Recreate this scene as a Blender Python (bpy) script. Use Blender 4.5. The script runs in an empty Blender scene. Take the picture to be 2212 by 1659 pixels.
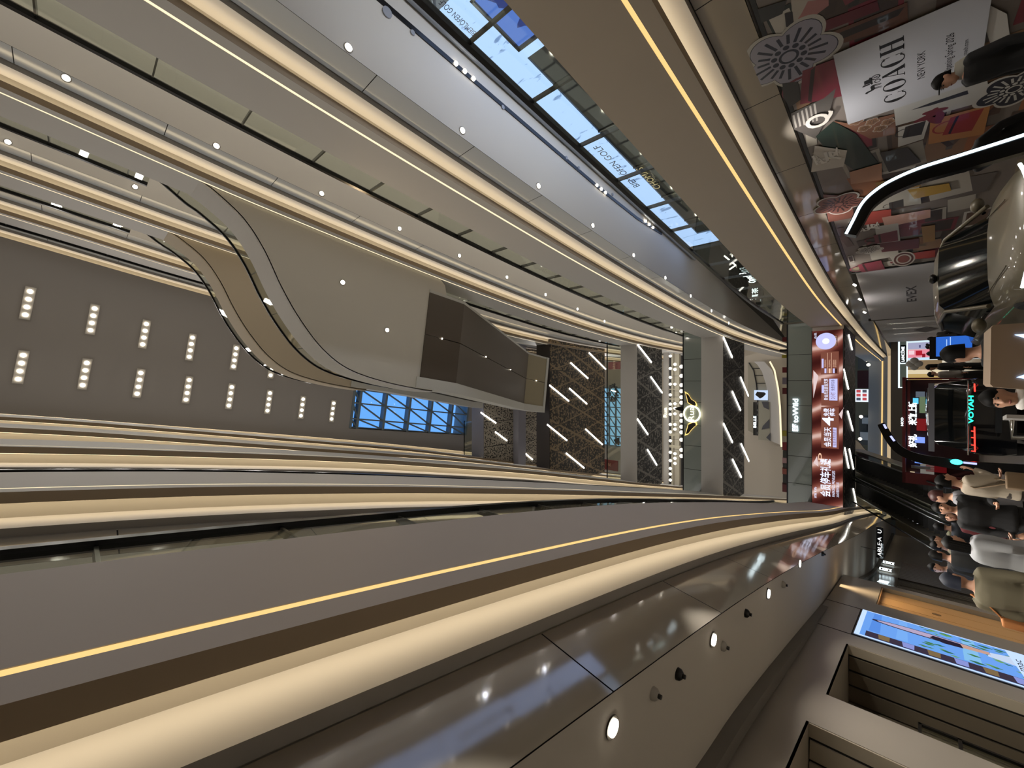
# Shopping-mall atrium, portrait photo lying on its side (world up = image left).
import bpy, bmesh, math, random
from mathutils import Vector, Matrix
random.seed(7)
S = bpy.context.scene
COL = S.collection
R = math.radians

# ------------------------------------------------------------------ camera
W, H, FPX = 2212, 1659, 912.0
PSI = R(7.7)
TH = math.atan((1985.0 - W / 2) / FPX)
CAM = Vector((0.0, 0.0, 1.75))
FW = Vector((math.sin(PSI) * math.cos(TH), math.cos(PSI) * math.cos(TH), math.sin(TH)))
RT = Vector((math.cos(PSI), -math.sin(PSI), 0))
UP = RT.cross(FW)
HD = Vector((math.sin(PSI), math.cos(PSI), 0))       # heading on the floor
cd = bpy.data.cameras.new('camera')
cam = bpy.data.objects.new('camera', cd)
COL.objects.link(cam)
cd.sensor_fit = 'HORIZONTAL'; cd.sensor_width = 36.0; cd.lens = 36.0 * FPX / W
cd.clip_start = 0.05; cd.clip_end = 500
D_ = -UP
cam.matrix_world = Matrix(((D_.x, RT.x, -FW.x, CAM.x), (D_.y, RT.y, -FW.y, CAM.y), (D_.z, RT.z, -FW.z, CAM.z), (0, 0, 0, 1)))
S.camera = cam

# measured sight lines: where a line of sight meets a known plane of the building
def ray(x, y): return FW * FPX + RT * (H / 2 - y) - UP * (x - W / 2)
def on_z(x, y, z): d = ray(x, y); return CAM + d * ((z - CAM.z) / d.z)
def on_x(x, y, X): d = ray(x, y); return CAM + d * (X / d.x)
def on_y(x, y, Y): d = ray(x, y); return CAM + d * (Y / d.y)
def on_h(x, y, D): d = ray(x, y); return CAM + d * (D / d.dot(HD))
def hpt(r, D, z): return Vector((RT.x * r + HD.x * D, RT.y * r + HD.y * D, z))   # bridge axes -> world

# ------------------------------------------------------------------ materials
MATS = {}
def lin(c):
    if isinstance(c, str):
        c = [int(c[i:i + 2], 16) / 255 for i in (0, 2, 4)]
        c = [v / 12.92 if v <= .04045 else ((v + .055) / 1.055) ** 2.4 for v in c]
    return (c[0], c[1], c[2], 1)
def mat(name, col='808080', rough=.5, metal=0, emit=None, es=1.0, spec=.5, noise=0, nscale=8, coat=0):
    if name in MATS: return MATS[name]
    m = bpy.data.materials.new(name); m.use_nodes = True
    b = m.node_tree.nodes['Principled BSDF']
    b.inputs['Base Color'].default_value = lin(col); b.inputs['Roughness'].default_value = rough
    b.inputs['Metallic'].default_value = metal; b.inputs['Specular IOR Level'].default_value = spec
    b.inputs['Coat Weight'].default_value = coat
    if emit is not None:
        b.inputs['Emission Color'].default_value = lin(emit); b.inputs['Emission Strength'].default_value = es
    if noise:
        n = m.node_tree.nodes; l = m.node_tree.links
        t = n.new('ShaderNodeTexNoise'); t.inputs['Scale'].default_value = nscale; t.inputs['Detail'].default_value = 4
        c = n.new('ShaderNodeTexCoord'); r = n.new('ShaderNodeMixRGB'); r.blend_type = 'MULTIPLY'
        g = n.new('ShaderNodeMapRange'); g.inputs['To Min'].default_value = 1 - noise; g.inputs['To Max'].default_value = 1
        l.new(c.outputs['Object'], t.inputs['Vector']); l.new(t.outputs['Fac'], g.inputs['Value'])
        r.inputs[0].default_value = 1; r.inputs[1].default_value = lin(col); l.new(g.outputs[0], r.inputs[2])
        l.new(r.outputs[0], b.inputs['Base Color'])
    MATS[name] = m; return m
def emat(name, col, s):
    if name in MATS: return MATS[name]
    m = bpy.data.materials.new(name); m.use_nodes = True
    n = m.node_tree.nodes; n.clear(); e = n.new('ShaderNodeEmission'); o = n.new('ShaderNodeOutputMaterial')
    e.inputs[0].default_value = lin(col); e.inputs[1].default_value = s
    m.node_tree.links.new(e.outputs[0], o.inputs[0]); MATS[name] = m; return m
def glass(name, tint='eef4f0', refl=.08, dark=0.0):
    if name in MATS: return MATS[name]
    m = bpy.data.materials.new(name); m.use_nodes = True
    n = m.node_tree.nodes; l = m.node_tree.links; n.clear()
    t = n.new('ShaderNodeBsdfTransparent'); t.inputs[0].default_value = lin(tint)
    g = n.new('ShaderNodeBsdfGlossy'); g.inputs['Roughness'].default_value = .02
    f = n.new('ShaderNodeLayerWeight'); f.inputs['Blend'].default_value = .35
    mr = n.new('ShaderNodeMapRange'); mr.inputs['To Min'].default_value = refl; mr.inputs['To Max'].default_value = .55
    p = n.new('ShaderNodeMath'); p.operation = 'POWER'; p.inputs[1].default_value = 2.5
    x = n.new('ShaderNodeMixShader'); o = n.new('ShaderNodeOutputMaterial')
    l.new(f.outputs['Facing'], p.inputs[0]); l.new(p.outputs[0], mr.inputs['Value']); l.new(mr.outputs[0], x.inputs[0])
    l.new(t.outputs[0], x.inputs[1]); l.new(g.outputs[0], x.inputs[2]); l.new(x.outputs[0], o.inputs[0])
    MATS[name] = m; return m

# ------------------------------------------------------------------ mesh helpers
class MB:
    def __init__(s): s.v = []; s.f = []; s.m = []; s.sm = []
    def add(s, vs, fs, mi=0, smooth=False):
        o = len(s.v); s.v += [tuple(v) for v in vs]
        for f in fs: s.f.append([i + o for i in f]); s.m.append(mi); s.sm.append(smooth)
        return s
    def box(s, c, d, ax=None, mi=0):
        X, Y, Z = ax if ax else (Vector((1, 0, 0)), Vector((0, 1, 0)), Vector((0, 0, 1)))
        c = Vector(c); vs = [c + X * (i * d[0] / 2) + Y * (j * d[1] / 2) + Z * (k * d[2] / 2) for i in (-1, 1) for j in (-1, 1) for k in (-1, 1)]
        return s.add(vs, [(0, 1, 3, 2), (4, 6, 7, 5), (0, 4, 5, 1), (2, 3, 7, 6), (0, 2, 6, 4), (1, 5, 7, 3)], mi)
    def bb(s, a, b, mi=0):
        return s.box([(a[i] + b[i]) / 2 for i in range(3)], [abs(b[i] - a[i]) for i in range(3)], None, mi)
    def prism(s, pts, n, mi=0):          # planar polygon pushed along n
        n = Vector(n); k = len(pts); p = [Vector(q) for q in pts]
        return s.add(p + [q + n for q in p], [list(range(k)), list(range(2 * k - 1, k - 1, -1))] + [(i, i + k, (i + 1) % k + k, (i + 1) % k) for i in range(k)], mi)
    def bar(s, a, b, w, h=None, up=None, mi=0):   # rectangular bar from a to b
        a, b = Vector(a), Vector(b); h = h or w; y = (b - a).normalized()
        u = Vector(up) if up else (Vector((0, 0, 1)) if abs(y.z) < .9 else Vector((1, 0, 0)))
        x = y.cross(u).normalized(); z = x.cross(y)
        return s.box((a + b) / 2, (w, (b - a).length, h), (x, y, z), mi)
    def tube(s, pts, r, n=8, mi=0, caps=True, smooth=True, flat=None):
        P = [Vector(p) for p in pts]; k = len(P); rs = r if isinstance(r, (list, tuple)) else [r] * k
        prev = None; vs = []
        for i, p in enumerate(P):
            t = (P[min(i + 1, k - 1)] - P[max(i - 1, 0)]).normalized()
            if prev is None: a = t.orthogonal().normalized()
            else: a = (prev - t * prev.dot(t)).normalized()
            prev = a; b = t.cross(a)
            for j in range(n):
                th = 2 * math.pi * j / n
                ra = rs[i]; rx, ry = (ra, ra) if not isinstance(ra, tuple) else ra
                vs.append(p + a * (math.cos(th) * rx) + b * (math.sin(th) * ry))
        fs = [(i * n + j, i * n + (j + 1) % n, (i + 1) * n + (j + 1) % n, (i + 1) * n + j) for i in range(k - 1) for j in range(n)]
        s.add(vs, fs, mi, smooth)
        if caps: s.add(vs[:n], [list(range(n))[::-1]], mi); s.add(vs[-n:], [list(range(n))], mi)
        return s
    def rings(s, rings, mi=0, smooth=True, caps=True):
        n = len(rings[0]); vs = [v for r in rings for v in r]
        s.add(vs, [(i * n + j, i * n + (j + 1) % n, (i + 1) * n + (j + 1) % n, (i + 1) * n + j) for i in range(len(rings) - 1) for j in range(n)], mi, smooth)
        if caps: s.add(rings[0], [list(range(n))[::-1]], mi, smooth); s.add(rings[-1], [list(range(n))], mi, smooth)
        return s
    def ell(s, c, r, mi=0, n=14, m=9, ax=None):
        X, Y, Z = ax if ax else (Vector((1, 0, 0)), Vector((0, 1, 0)), Vector((0, 0, 1))); c = Vector(c)
        rg = []
        for i in range(m + 1):
            ph = math.pi * (i + .02) / (m + .04) ; q = math.sin(ph); zz = -math.cos(ph)
            rg.append([c + X * (r[0] * q * math.cos(2 * math.pi * j / n)) + Y * (r[1] * q * math.sin(2 * math.pi * j / n)) + Z * (r[2] * zz) for j in range(n)])
        return s.rings(rg, mi)
    def disc(s, c, nrm, r, t=.01, n=20, mi=0):
        nrm = Vector(nrm).normalized(); a = nrm.orthogonal().normalized(); b = nrm.cross(a); c = Vector(c)
        return s.prism([c + a * (r * math.cos(2 * math.pi * i / n)) + b * (r * math.sin(2 * math.pi * i / n)) for i in range(n)], nrm * t, mi)
    def grid(s, rows, mi=0, smooth=False):
        n = len(rows[0]); vs = [v for r in rows for v in r]
        return s.add(vs, [(i * n + j, i * n + j + 1, (i + 1) * n + j + 1, (i + 1) * n + j) for i in range(len(rows) - 1) for j in range(n - 1)], mi, smooth)
    def build(s, name, mats, parent=None):
        me = bpy.data.meshes.new(name); me.from_pydata(s.v, [], s.f)
        if not isinstance(mats, (list, tuple)): mats = [mats]
        for m in mats: me.materials.append(m)
        me.polygons.foreach_set('material_index', s.m); me.polygons.foreach_set('use_smooth', s.sm)
        bm = bmesh.new(); bm.from_mesh(me); bmesh.ops.recalc_face_normals(bm, faces=bm.faces); bm.to_mesh(me); bm.free()
        return link(name, me, parent)
def link(name, data, parent=None):
    o = bpy.data.objects.new(name, data); COL.objects.link(o)
    if parent is not None:
        o.parent = parent; o.matrix_parent_inverse = parent.matrix_basis.inverted()
    return o
def tag(o, label, cat, group=None):
    o['label'] = label; o['category'] = cat
    if group: o['group'] = group
    return o
def thing(name, label, cat, loc=(0, 0, 0), group=None, rz=0):
    o = bpy.data.objects.new(name, None); COL.objects.link(o); o.empty_display_size = .2
    o.location = loc; o.rotation_euler = (0, 0, rz)
    return tag(o, label, cat, group)
def struct(o): o['kind'] = 'structure'; return o
def dup(src, loc, label=None, rz=None):
    c = src.copy(); COL.objects.link(c); c.location = loc
    if rz is not None: c.rotation_euler = (0, 0, rz)
    if label: c['label'] = label
    for ch in src.children:
        d = ch.copy(); COL.objects.link(d); d.parent = c; d.matrix_parent_inverse = ch.matrix_parent_inverse.copy()
        for g in ch.children:
            e = g.copy(); COL.objects.link(e); e.parent = d; e.matrix_parent_inverse = g.matrix_parent_inverse.copy()
    return c
def spline(pts, n):                       # Catmull-Rom through points, n samples per span
    P = [Vector(p) for p in pts]; out = []
    for i in range(len(P) - 1):
        a, b, c, d = P[max(i - 1, 0)], P[i], P[i + 1], P[min(i + 2, len(P) - 1)]
        for k in range(n):
            t = k / n
            out.append(.5 * ((2 * b) + (c - a) * t + (2 * a - 5 * b + 4 * c - d) * t * t + (-a + 3 * b - 3 * c + d) * t ** 3))
    out.append(P[-1]); return out
def text(name, s, m, parent, o, right, up, size, width=None, ext=.004, align='CENTER', shear=0, bold=0):
    cu = bpy.data.curves.new(name, 'FONT'); cu.body = s; cu.size = 1; cu.align_x = align; cu.align_y = 'CENTER'; cu.extrude = 0; cu.shear = shear; cu.offset = bold; cu.resolution_u = 3
    t = bpy.data.objects.new(name, cu); COL.objects.link(t)
    dg = bpy.context.evaluated_depsgraph_get(); me = bpy.data.meshes.new_from_object(t.evaluated_get(dg)); bpy.data.objects.remove(t)
    if not len(me.vertices): return None
    xs = [v.co.x for v in me.vertices]; wd = max(xs) - min(xs)
    sx = size if width is None else width / wd
    r, u = Vector(right).normalized(), Vector(up).normalized(); n = r.cross(u); o = Vector(o)
    for v in me.vertices: v.co = o + r * (v.co.x * sx) + u * (v.co.y * size) + n * ext
    me.materials.clear(); me.materials.append(m)
    return link(name, me, parent)
def interp(tab, y):
    if y <= tab[0][0]: return tab[0][1]
    for (a, b), (c, d) in zip(tab, tab[1:]):
        if y <= c: return b + (d - b) * (y - a) / (c - a)
    return tab[-1][1]
# ------------------------------------------------------------------ building shell
M_fas = mat('beige_panel', 'c3bfbb', .62, noise=.05, nscale=1.5); M_fasr = mat('taupe_panel', 'b3a797', .62, noise=.05, nscale=1.5); M_fasl = mat('mauve_panel', 'aea6a4', .62, noise=.05, nscale=1.5)
M_sof = mat('soffit_paint', 'c3bdb3', .75)
M_brn = mat('underside_shade', '94826a', .6)  # darker brown of the downward face, its shade put into the colour
M_cove = mat('cove_plaster', 'e6e4e6', .8)
M_band = mat('grey_band', '96918a', .5)
M_gloss = mat('gloss_panel', '9a9184', .06, spec=.9)
M_glosslit = mat('lit_gloss_panel', 'c9cdd2', .12, spec=.8)  # paler copy of the gloss panel, bluish light put into its colour
M_dark = mat('black_metal', '0c0b0b', .35)
M_seam = mat('dark_seam', '100d0b', .8)
M_rail = mat('dark_rail', '17171a', .3, metal=.6)
M_post = mat('steel_post', '55534f', .3, metal=.7)
M_glass = glass('balustrade_glass', 'f1f4ee', .05)
M_led = emat('warm_led', (1.0, .66, .25), 1.1)
M_ledw = emat('soft_white_led', (1.0, .84, .55), 1.25)
M_hid = emat("cove_led", (1.0, .80, .50), 3.0)
M_white = mat('white_paint', 'c4c2bd', .6)
M_floor = mat('dark_stone_floor', '7c766e', .12, noise=.25, nscale=1.2)
M_wall = mat('beige_wall', 'b5ab9c', .7)
M_fillglow = emat('fill_glow', (1, .96, .90), .92)  # glow added to unseen upper walls, fills fascias and soffits evenly

ZS = {2: 4.53, 3: 10.02, 4: 15.5, 5: 20.9, 6: 26.2, 7: 31.0}
XR = {2: [(-9, 6.1), (-1, 5.72), (3, 5.66), (12, 5.66), (18.3, 5.78), (23, 6.17), (26.7, 6.53), (32.6, 7.12), (38.9, 7.86), (47.7, 8.95), (56, 10.0)],
      3: [(-9, 6.1), (-2, 5.85), (0, 5.74), (3, 5.64), (8.4, 5.6), (12, 5.62), (19, 5.85), (25.8, 6.3), (33, 7.1), (48, 9)],
      4: [(-9, 6.2), (-2, 5.9), (0, 5.72), (3, 5.6), (9, 5.5), (14, 5.55), (20, 5.75), (26, 6.2), (33, 7), (48, 9)],
      5: [(-9, 6.2), (-2, 5.85), (0, 5.72), (3, 5.6), (9, 5.5), (14, 5.55), (20, 5.75), (26, 6.2), (33, 7), (48, 9)],
      6: [(-9, 6.2), (-2, 5.95), (0, 5.8), (3, 5.62), (9, 5.5), (14, 5.55), (20, 5.75), (26, 6.2), (33, 7), (48, 9)],
      7: [(-9, 6.2), (-3, 6.0), (0, 5.75), (5, 5.5), (10, 5.4), (16, 5.5), (30, 6.2), (48, 9)]}
XL = {2: [(-9, -1.6), (-2, -1.25), (0, -1.22), (3.7, -1.23), (7.2, -1.28), (13.6, -1.67), (21.5, -2.25), (27, -2.5), (36, -3.1), (45, -3.73), (56, -4.9)],
      3: [(-9, -1.6), (-.5, -1.34), (4, -1.46), (10.9, -1.86), (15.7, -2.18), (22.5, -2.62), (37.5, -3.66), (48, -4.4)],
      4: [(-9, -1.5), (-.9, -1.37), (6.5, -1.54), (15, -2.05), (26, -2.98), (48, -4.6)],
      5: [(-9, -1.5), (-1, -1.38), (8.9, -1.86), (16, -2.2), (26, -3.0), (48, -4.6)],
      6: [(-9, -1.5), (-1, -1.4), (9, -1.86), (16, -2.2), (26, -3.0), (48, -4.6)],
      7: [(-9, -1.5), (-2, -1.42), (13, -1.93), (20, -2.3), (30, -2.9), (48, -4.4)]}
CN = {'r': 1.25, 'l': 1.40}
def prof(side):
    cn = CN[side]; g = (.55, -1.03) if side == 'r' else (.64, -1.17)
    return [(.12, cn), (0, cn), (0, .04), (.06, .04), (.06, -.03), (0, -.03), (0, -.27), (.14, -.27), (.14, -.06), (.36, -.04), (.40, -.44), (.51, -.44), g, (3.4, g[1]), (3.4, .97), (.12, .97)]
def edge_path(side, lv, y0, y1, st=.8):
    n = int((y1 - y0) / st); T = (XR if side == 'r' else XL)[lv]
    ys = [y0 + (y1 - y0) * i / n for i in range(n + 1)]
    f = lambda y: sum(interp(T, y + d) for d in (-2.4, -1.6, -.8, 0, .8, 1.6, 2.4)) / 7     # eased corners
    return [Vector((f(y), y, 0)) for y in ys]
def normals(path, out):                   # outward (into the building) horizontal normals
    N = []
    for i in range(len(path)):
        t = (path[min(i + 1, len(path) - 1)] - path[max(i - 1, 0)]).normalized()
        N.append(Vector((t.y, -t.x, 0)) * out)
    return N
def sweep(path, out, pr, z, segs, mats_of=None):
    N = normals(path, out); mb = MB(); k = len(pr)
    rg = [[p + n * o + Vector((0, 0, z + h)) for o, h in pr] for p, n in zip(path, N)]
    for s in segs:
        a, b = s, (s + 1) % k
        mb.grid([[r[a], r[b]] for r in rg], (mats_of or {}).get(s, 0), smooth=False)
    return mb, rg
def sweep_bar(path, out, o0, o1, h0, h1):
    pr = [(o0, h0), (o1, h0), (o1, h1), (o0, h1)]; mb, rg = sweep(path, out, pr, 0, range(4))
    mb.add(rg[0], [(0, 1, 2, 3)]); mb.add(rg[-1], [(3, 2, 1, 0)]); return mb

LEVN = {2: 'second', 3: 'third', 4: 'fourth', 5: 'fifth', 6: 'sixth', 7: 'top'}
SIDE = {'r': ('right', 1), 'l': ('left', -1)}
n_trim = 0
def balcony(side, lv, y0=-9, y1=47):
    global n_trim
    sn, out = SIDE[side]; z = ZS[lv]; path = edge_path(side, lv, y0, y1); pr = prof(side); k = len(pr)
    n_trim += 1
    mb, rg = sweep(path, out, pr, z, [i for i in range(k) if i not in (9, 11)], {6: 2, 7: 2, 8: 1, 10: 3, 12: 1, 13: 1, 14: 1})
    mb.add(rg[0], [list(range(k))], 1); mb.add(rg[-1], [list(range(k))[::-1]], 1)
    root = struct(mb.build('trim_%d' % n_trim, [{('r', 2): M_fasr, ('l', 2): M_fasl}.get((side, lv), M_fas), M_sof, M_brn, M_band]))
    sweep(path, out, pr, z, [9])[0].build('cove', M_cove, root)
    led = sweep(path, out, [(.15, -.22), (.15, -.10)], z, [0])[0]; led.build('cove_lamp', M_hid, root)
    # gloss cladding in separate panels with open joints
    N = normals(path, out); step = 3; idx = list(range(0, len(path), step))
    for a, b in zip(idx, idx[1:]):
        g = MB(); rows = []
        seg = list(range(a, b + 1))
        for q in seg:
            p, n = path[q], N[q]; sh = Vector((0, 0, 0)); t = (path[min(q + 1, len(path) - 1)] - path[max(q - 1, 0)]).normalized()
            if q == a: sh = t * .008
            if q == b: sh = -t * .008
            rows.append([p + n * pr[11][0] + sh + Vector((0, 0, z + pr[11][1] - .014)), p + n * pr[12][0] + sh + Vector((0, 0, z + pr[12][1] + .010))])
        g.grid(rows); g.build('gloss_panel', M_glosslit if (side == 'r' and lv > 2) else M_gloss, root)
    bk = sweep(path, out, [(pr[11][0] + .015, pr[11][1]), (pr[12][0] + .015, pr[12][1])], z, [0])[0]; bk.build('dark_joint', M_seam, root)
    # light line in the fascia groove
    ls = sweep_bar(path, out, .004, .058, z - .028, z + .038)
    tag(ls.build('light_strip', M_led if lv == 2 else M_ledw), 'warm light line along the %s level fascia, %s side of the atrium' % (LEVN[lv], sn) if lv < 7 else 'x', 'light strip')
    return path
def railing(path, side, lv, label, pitch=1.5, off=.15, h=1.08, y0=-2.6, base=None, out=None, y1=99):
    o = SIDE[side][1] if out is None else out
    zb = (ZS[lv] + CN[side] - .25) if base is None else base
    pts = [p for p in path if y0 - .9 <= p.y <= y1]
    r = thing('glass_railing', label, 'railing', (pts[0].x, pts[0].y, zb))
    zt = zb + .25 + h
    sweep_bar(pts, o, off - .05, off + .05, zt - .10, zt).build('handrail', M_rail, r)
    sweep_bar(pts, o, off - .008, off + .008, zb, zt - .06).build('glass_panel', M_glass, r)
    N = normals(pts, o); d = 0; nxt = pitch * .4
    for i in range(1, len(pts)):
        L = (pts[i] - pts[i - 1]).length
        while nxt <= d + L:
            f = (nxt - d) / L; p = pts[i - 1].lerp(pts[i], f); n = N[i - 1].lerp(N[i], f).normalized(); t = Vector((-n.y, n.x, 0)); q = p + n * (off + .045)
            MB().box(q + Vector((0, 0, (zb + zt) / 2 - .03)), (.09, .03, zt - zb - .06), (n, t, Vector((0, 0, 1)))).build('post', M_post, r)
            nxt += pitch
        d += L
    return r

PATH = {}
for lv in (2, 3, 4, 5, 6, 7):
    for sd in 'rl':
        PATH[sd, lv] = balcony(sd, lv, -9, 56 if lv == 2 else 45)
for o in list(S.objects):
    if o.get('label') == 'x': bpy.data.objects.remove(o)
railing(PATH['r', 2], 'r', 2, 'glass railing in front of the blue marble shop on the second level', y0=1.6, y1=25)
railing(PATH['l', 2], 'l', 2, 'glass railing with thick black handrail above the nearest grey fascia on the left', y0=-1.2, y1=25)
railing(PATH['r', 3], 'r', 3, 'long glass railing of the third level on the right side, dark posts', y1=26)
railing(PATH['l', 3], 'l', 3, 'glass railing of the third level on the left side, a thin black band', y1=26)
railing([p for p in PATH['r', 4] if p.y < 1.2], 'r', 4, 'short glass railing of the fourth level leading into the white curved terrace', h=.98)
railing([p for p in PATH['r', 4] if p.y > 9.6], 'r', 4, 'glass railing of the fourth level beyond the white terrace, beside the brown escalator', y0=9.6, y1=28, h=.98)
railing(PATH['l', 4], 'l', 4, 'glass railing of the fourth level on the left side', h=.98, y1=26)
railing([p for p in PATH['r', 5] if p.y < 1.2], 'r', 5, 'short glass railing of the fifth level leading into the tan curved terrace', h=.98)
railing(PATH['r', 6], 'r', 6, 'glass railing of the sixth level on the right, just under the ceiling', h=.98, y1=22)

# floor, walls, ceiling
f = MB(); f.bb((-12, -9, -.12), (16, 66, 0)); struct(f.build('floor', M_floor))
CZ = ZS[7] - .29
c = MB()
SK = [(-1.22, 13.85), (1.9, 13.85), (1.9, 24.5), (-1.22, 24.5)]
def slab(mb, x0, y0, x1, y1, z0, z1, mi=0): mb.bb((x0, y0, z0), (x1, y1, z1), mi)
pl7, pr7 = PATH['l', 7], PATH['r', 7]
xl_, xr_ = (lambda y: min(pl7, key=lambda p: abs(p.y - y)).x - .13), (lambda y: min(pr7, key=lambda p: abs(p.y - y)).x + .13)
ysam = sorted([p.y for p in pl7] + [SK[0][1], SK[2][1]])
for y0_, y1_ in zip(ysam, ysam[1:]):
    inside = SK[0][1] - .01 <= (y0_ + y1_) / 2 <= SK[2][1] + .01
    cols = [(xl_(y0_), xl_(y1_), SK[0][0], SK[0][0]), (SK[1][0], SK[1][0], xr_(y0_), xr_(y1_))] if inside else [(xl_(y0_), xl_(y1_), xr_(y0_), xr_(y1_))]
    for a0, a1, b0, b1 in cols: c.prism([Vector((a0, y0_, CZ)), Vector((b0, y0_, CZ)), Vector((b1, y1_, CZ)), Vector((a1, y1_, CZ))], (0, 0, .2))
slab(c, -9, -9, 14, SK[0][1] - .4, CZ + 1.6, CZ + 1.8); slab(c, -9, SK[2][1] + .4, 14, 46.5, CZ + 1.6, CZ + 1.8); slab(c, -9, SK[0][1] - .4, SK[0][0] - .4, SK[2][1] + .4, CZ + 1.6, CZ + 1.8); slab(c, SK[1][0] + .4, SK[0][1] - .4, 14, SK[2][1] + .4, CZ + 1.6, CZ + 1.8)
for a_ in ((SK[0][0] - .1, SK[0][1] - .1, SK[0][0], SK[2][1] + .1), (SK[1][0], SK[0][1] - .1, SK[1][0] + .1, SK[2][1] + .1), (SK[0][0], SK[0][1] - .1, SK[1][0], SK[0][1]), (SK[0][0], SK[2][1], SK[1][0], SK[2][1] + .1)): slab(c, *a_, CZ, CZ + 1.8)
M_ceil = mat('ceiling_paint', '9f9a96', .8)
struct(c.build('ceiling', M_ceil))
b = MB(); b.bb((-9, -9.3, 0), (14, -9, 32)); struct(b.build('wall_back', M_wall))
e = MB(); e.prism([hpt(-11, 46, 6.5), hpt(14, 46, 6.5), hpt(14, 46, 32), hpt(-11, 46, 32)], HD * .3); struct(e.build('wall_end', M_wall))
e = MB(); e.bb((-12, 64, 0), (16, 64.3, 10)); struct(e.build('wall_far', M_wall))
def shopwall(side, lv, z0, z1, y0, y1, off, name, m=M_wall):
    sn, out = SIDE[side]; path = edge_path(side, max(lv, 2), y0, y1, 2.0)
    return struct(sweep_bar(path, out, off, off + .3, z0, z1).build(name, m))
k = 0
for lv in (3, 4, 5, 6):
    for sd in 'rl':
        shopwall(sd, lv, ZS[lv] + .97, ZS[lv + 1] - 1.03, -9, 45, 2.9, 'wall_%s_upper_%d' % (SIDE[sd][0], lv), M_fillglow)
shopwall('l', 2, ZS[2] + .97, ZS[3] - 1.1, -9, 56, 2.6, 'wall_left_upper_2', M_fillglow)
q = MB(); q.bb((-9.3, -9, 0), (-9, 66, 32)); struct(q.build('wall_left_outer', M_wall))
q = MB(); q.bb((14, -9, 0), (14.3, 66, 32)); struct(q.build('wall_right_outer', M_wall))

# lamps
def lamp(name, loc, e, col=(1, .85, .66), size=.12, d=(0, 0, -1), spread=150, parent=None, sy=None):
    L = bpy.data.lights.new(name, 'AREA'); L.energy = e; L.color = col; L.shape = 'DISK' if sy is None else 'RECTANGLE'; L.size = size; L.spread = R(spread)
    if sy: L.size_y = sy
    o = link(name, L, parent); q = Vector(d).to_track_quat('-Z', 'Y')
    if parent is None: o.location = loc; o.rotation_euler = q.to_euler()
    else: o.parent = parent; o.matrix_parent_inverse = Matrix(); o.location = Vector(loc) - parent.location; o.rotation_euler = q.to_euler()
    return o
M_bulb = emat('lamp_white', (1, .9, .74), 14.0)
M_ring = mat('lamp_ring', '4a4640', .4)
M_hous = mat('lamp_housing', 'b9b4ac', .5)
# ceiling lamp clusters (four round lamps in a row), measured on the ceiling plane
RA = [(60, 655), (200, 690), (312, 722), (412, 750), (507, 772), (587, 792)]
RB = [(45, 793), (183, 808), (300, 828), (405, 842), (497, 856), (580, 868), (652, 880), (718, 888)]
ordn = ['nearest', 'second', 'third', 'fourth', 'fifth', 'sixth', 'seventh', 'farthest']
for row, pts in (('outer', RA), ('inner', RB)):
    for i, (x, y) in enumerate(pts):
        p = on_z(x, y, CZ)
        o = 'farthest' if (row == 'outer' and i == 5) else ordn[i]
        t = thing('ceiling_lamp_cluster', '%s four-lamp ceiling cluster in the ceiling row %s' % (o, 'next to the tan terrace' if row == 'outer' else 'running towards the skylight'), 'ceiling lamp', p, 'four-lamp clusters in the ceiling')
        MB().box(p + Vector((0, 0, -.02)), (1.5, .34, .05)).build('housing', M_hous, t)
        for kx in (-.54, -.18, .18, .54):
            MB().disc(p + Vector((kx, 0, -.045)), (0, 0, -1), .085, .03).build('lamp', M_bulb, t)
        lamp('beam', p + Vector((0, 0, -.12)), 9, (1, .97, .93), 1.4, sy=.3, spread=140, parent=t)
def downlight(p, label, group, e=27, r=.062, col=(1, .92, .80), spread=150):
    t = thing('downlight', label, 'downlight', p, group)
    MB().disc(p + Vector((0, 0, .0)), (0, 0, -1), r * 1.35, .012).build('ring', M_ring, t)
    MB().disc(p + Vector((0, 0, -.012)), (0, 0, -1), r, .012).build('lens', M_bulb, t)
    if e: lamp('beam', p + Vector((0, 0, -.05)), e, col, r * 2, parent=t, spread=spread)
    return t
def nth(i): return ['first', 'second', 'third', 'fourth', 'fifth', 'sixth', 'seventh', 'eighth', 'ninth', 'tenth', 'eleventh', 'twelfth'][i]
z = ZS[3] - 1.03
for i in range(9):
    downlight(Vector((6.32 + max(0, i - 4) * .02, 2.53 + 2.6 * i, z)), 'downlight in the bluish soffit above the marble shop, %s from the near end' % nth(i), 'downlights in the second level soffit')
z = ZS[4] - 1.03
for i in range(9):
    downlight(Vector((6.26, -.96 + 2.62 * i, z)), 'downlight in the soffit over the third level walkway, %s from the near end' % nth(i), 'downlights in the third level soffit')
z = ZS[5] - 1.03
for i in range(6):
    downlight(Vector((6.45, -2.15 + 2.65 * i, z)), 'downlight in the soffit over the fourth level walkway, %s from the near end' % nth(i), 'downlights in the fourth level soffit')
z = ZS[6] - 1.03
for i in range(4):
    downlight(Vector((6.6, -1.27 + 1.75 * i, z)), 'downlight in the soffit over the fifth level walkway, %s from the near end' % nth(i), 'downlights in the fifth level soffit')

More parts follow.
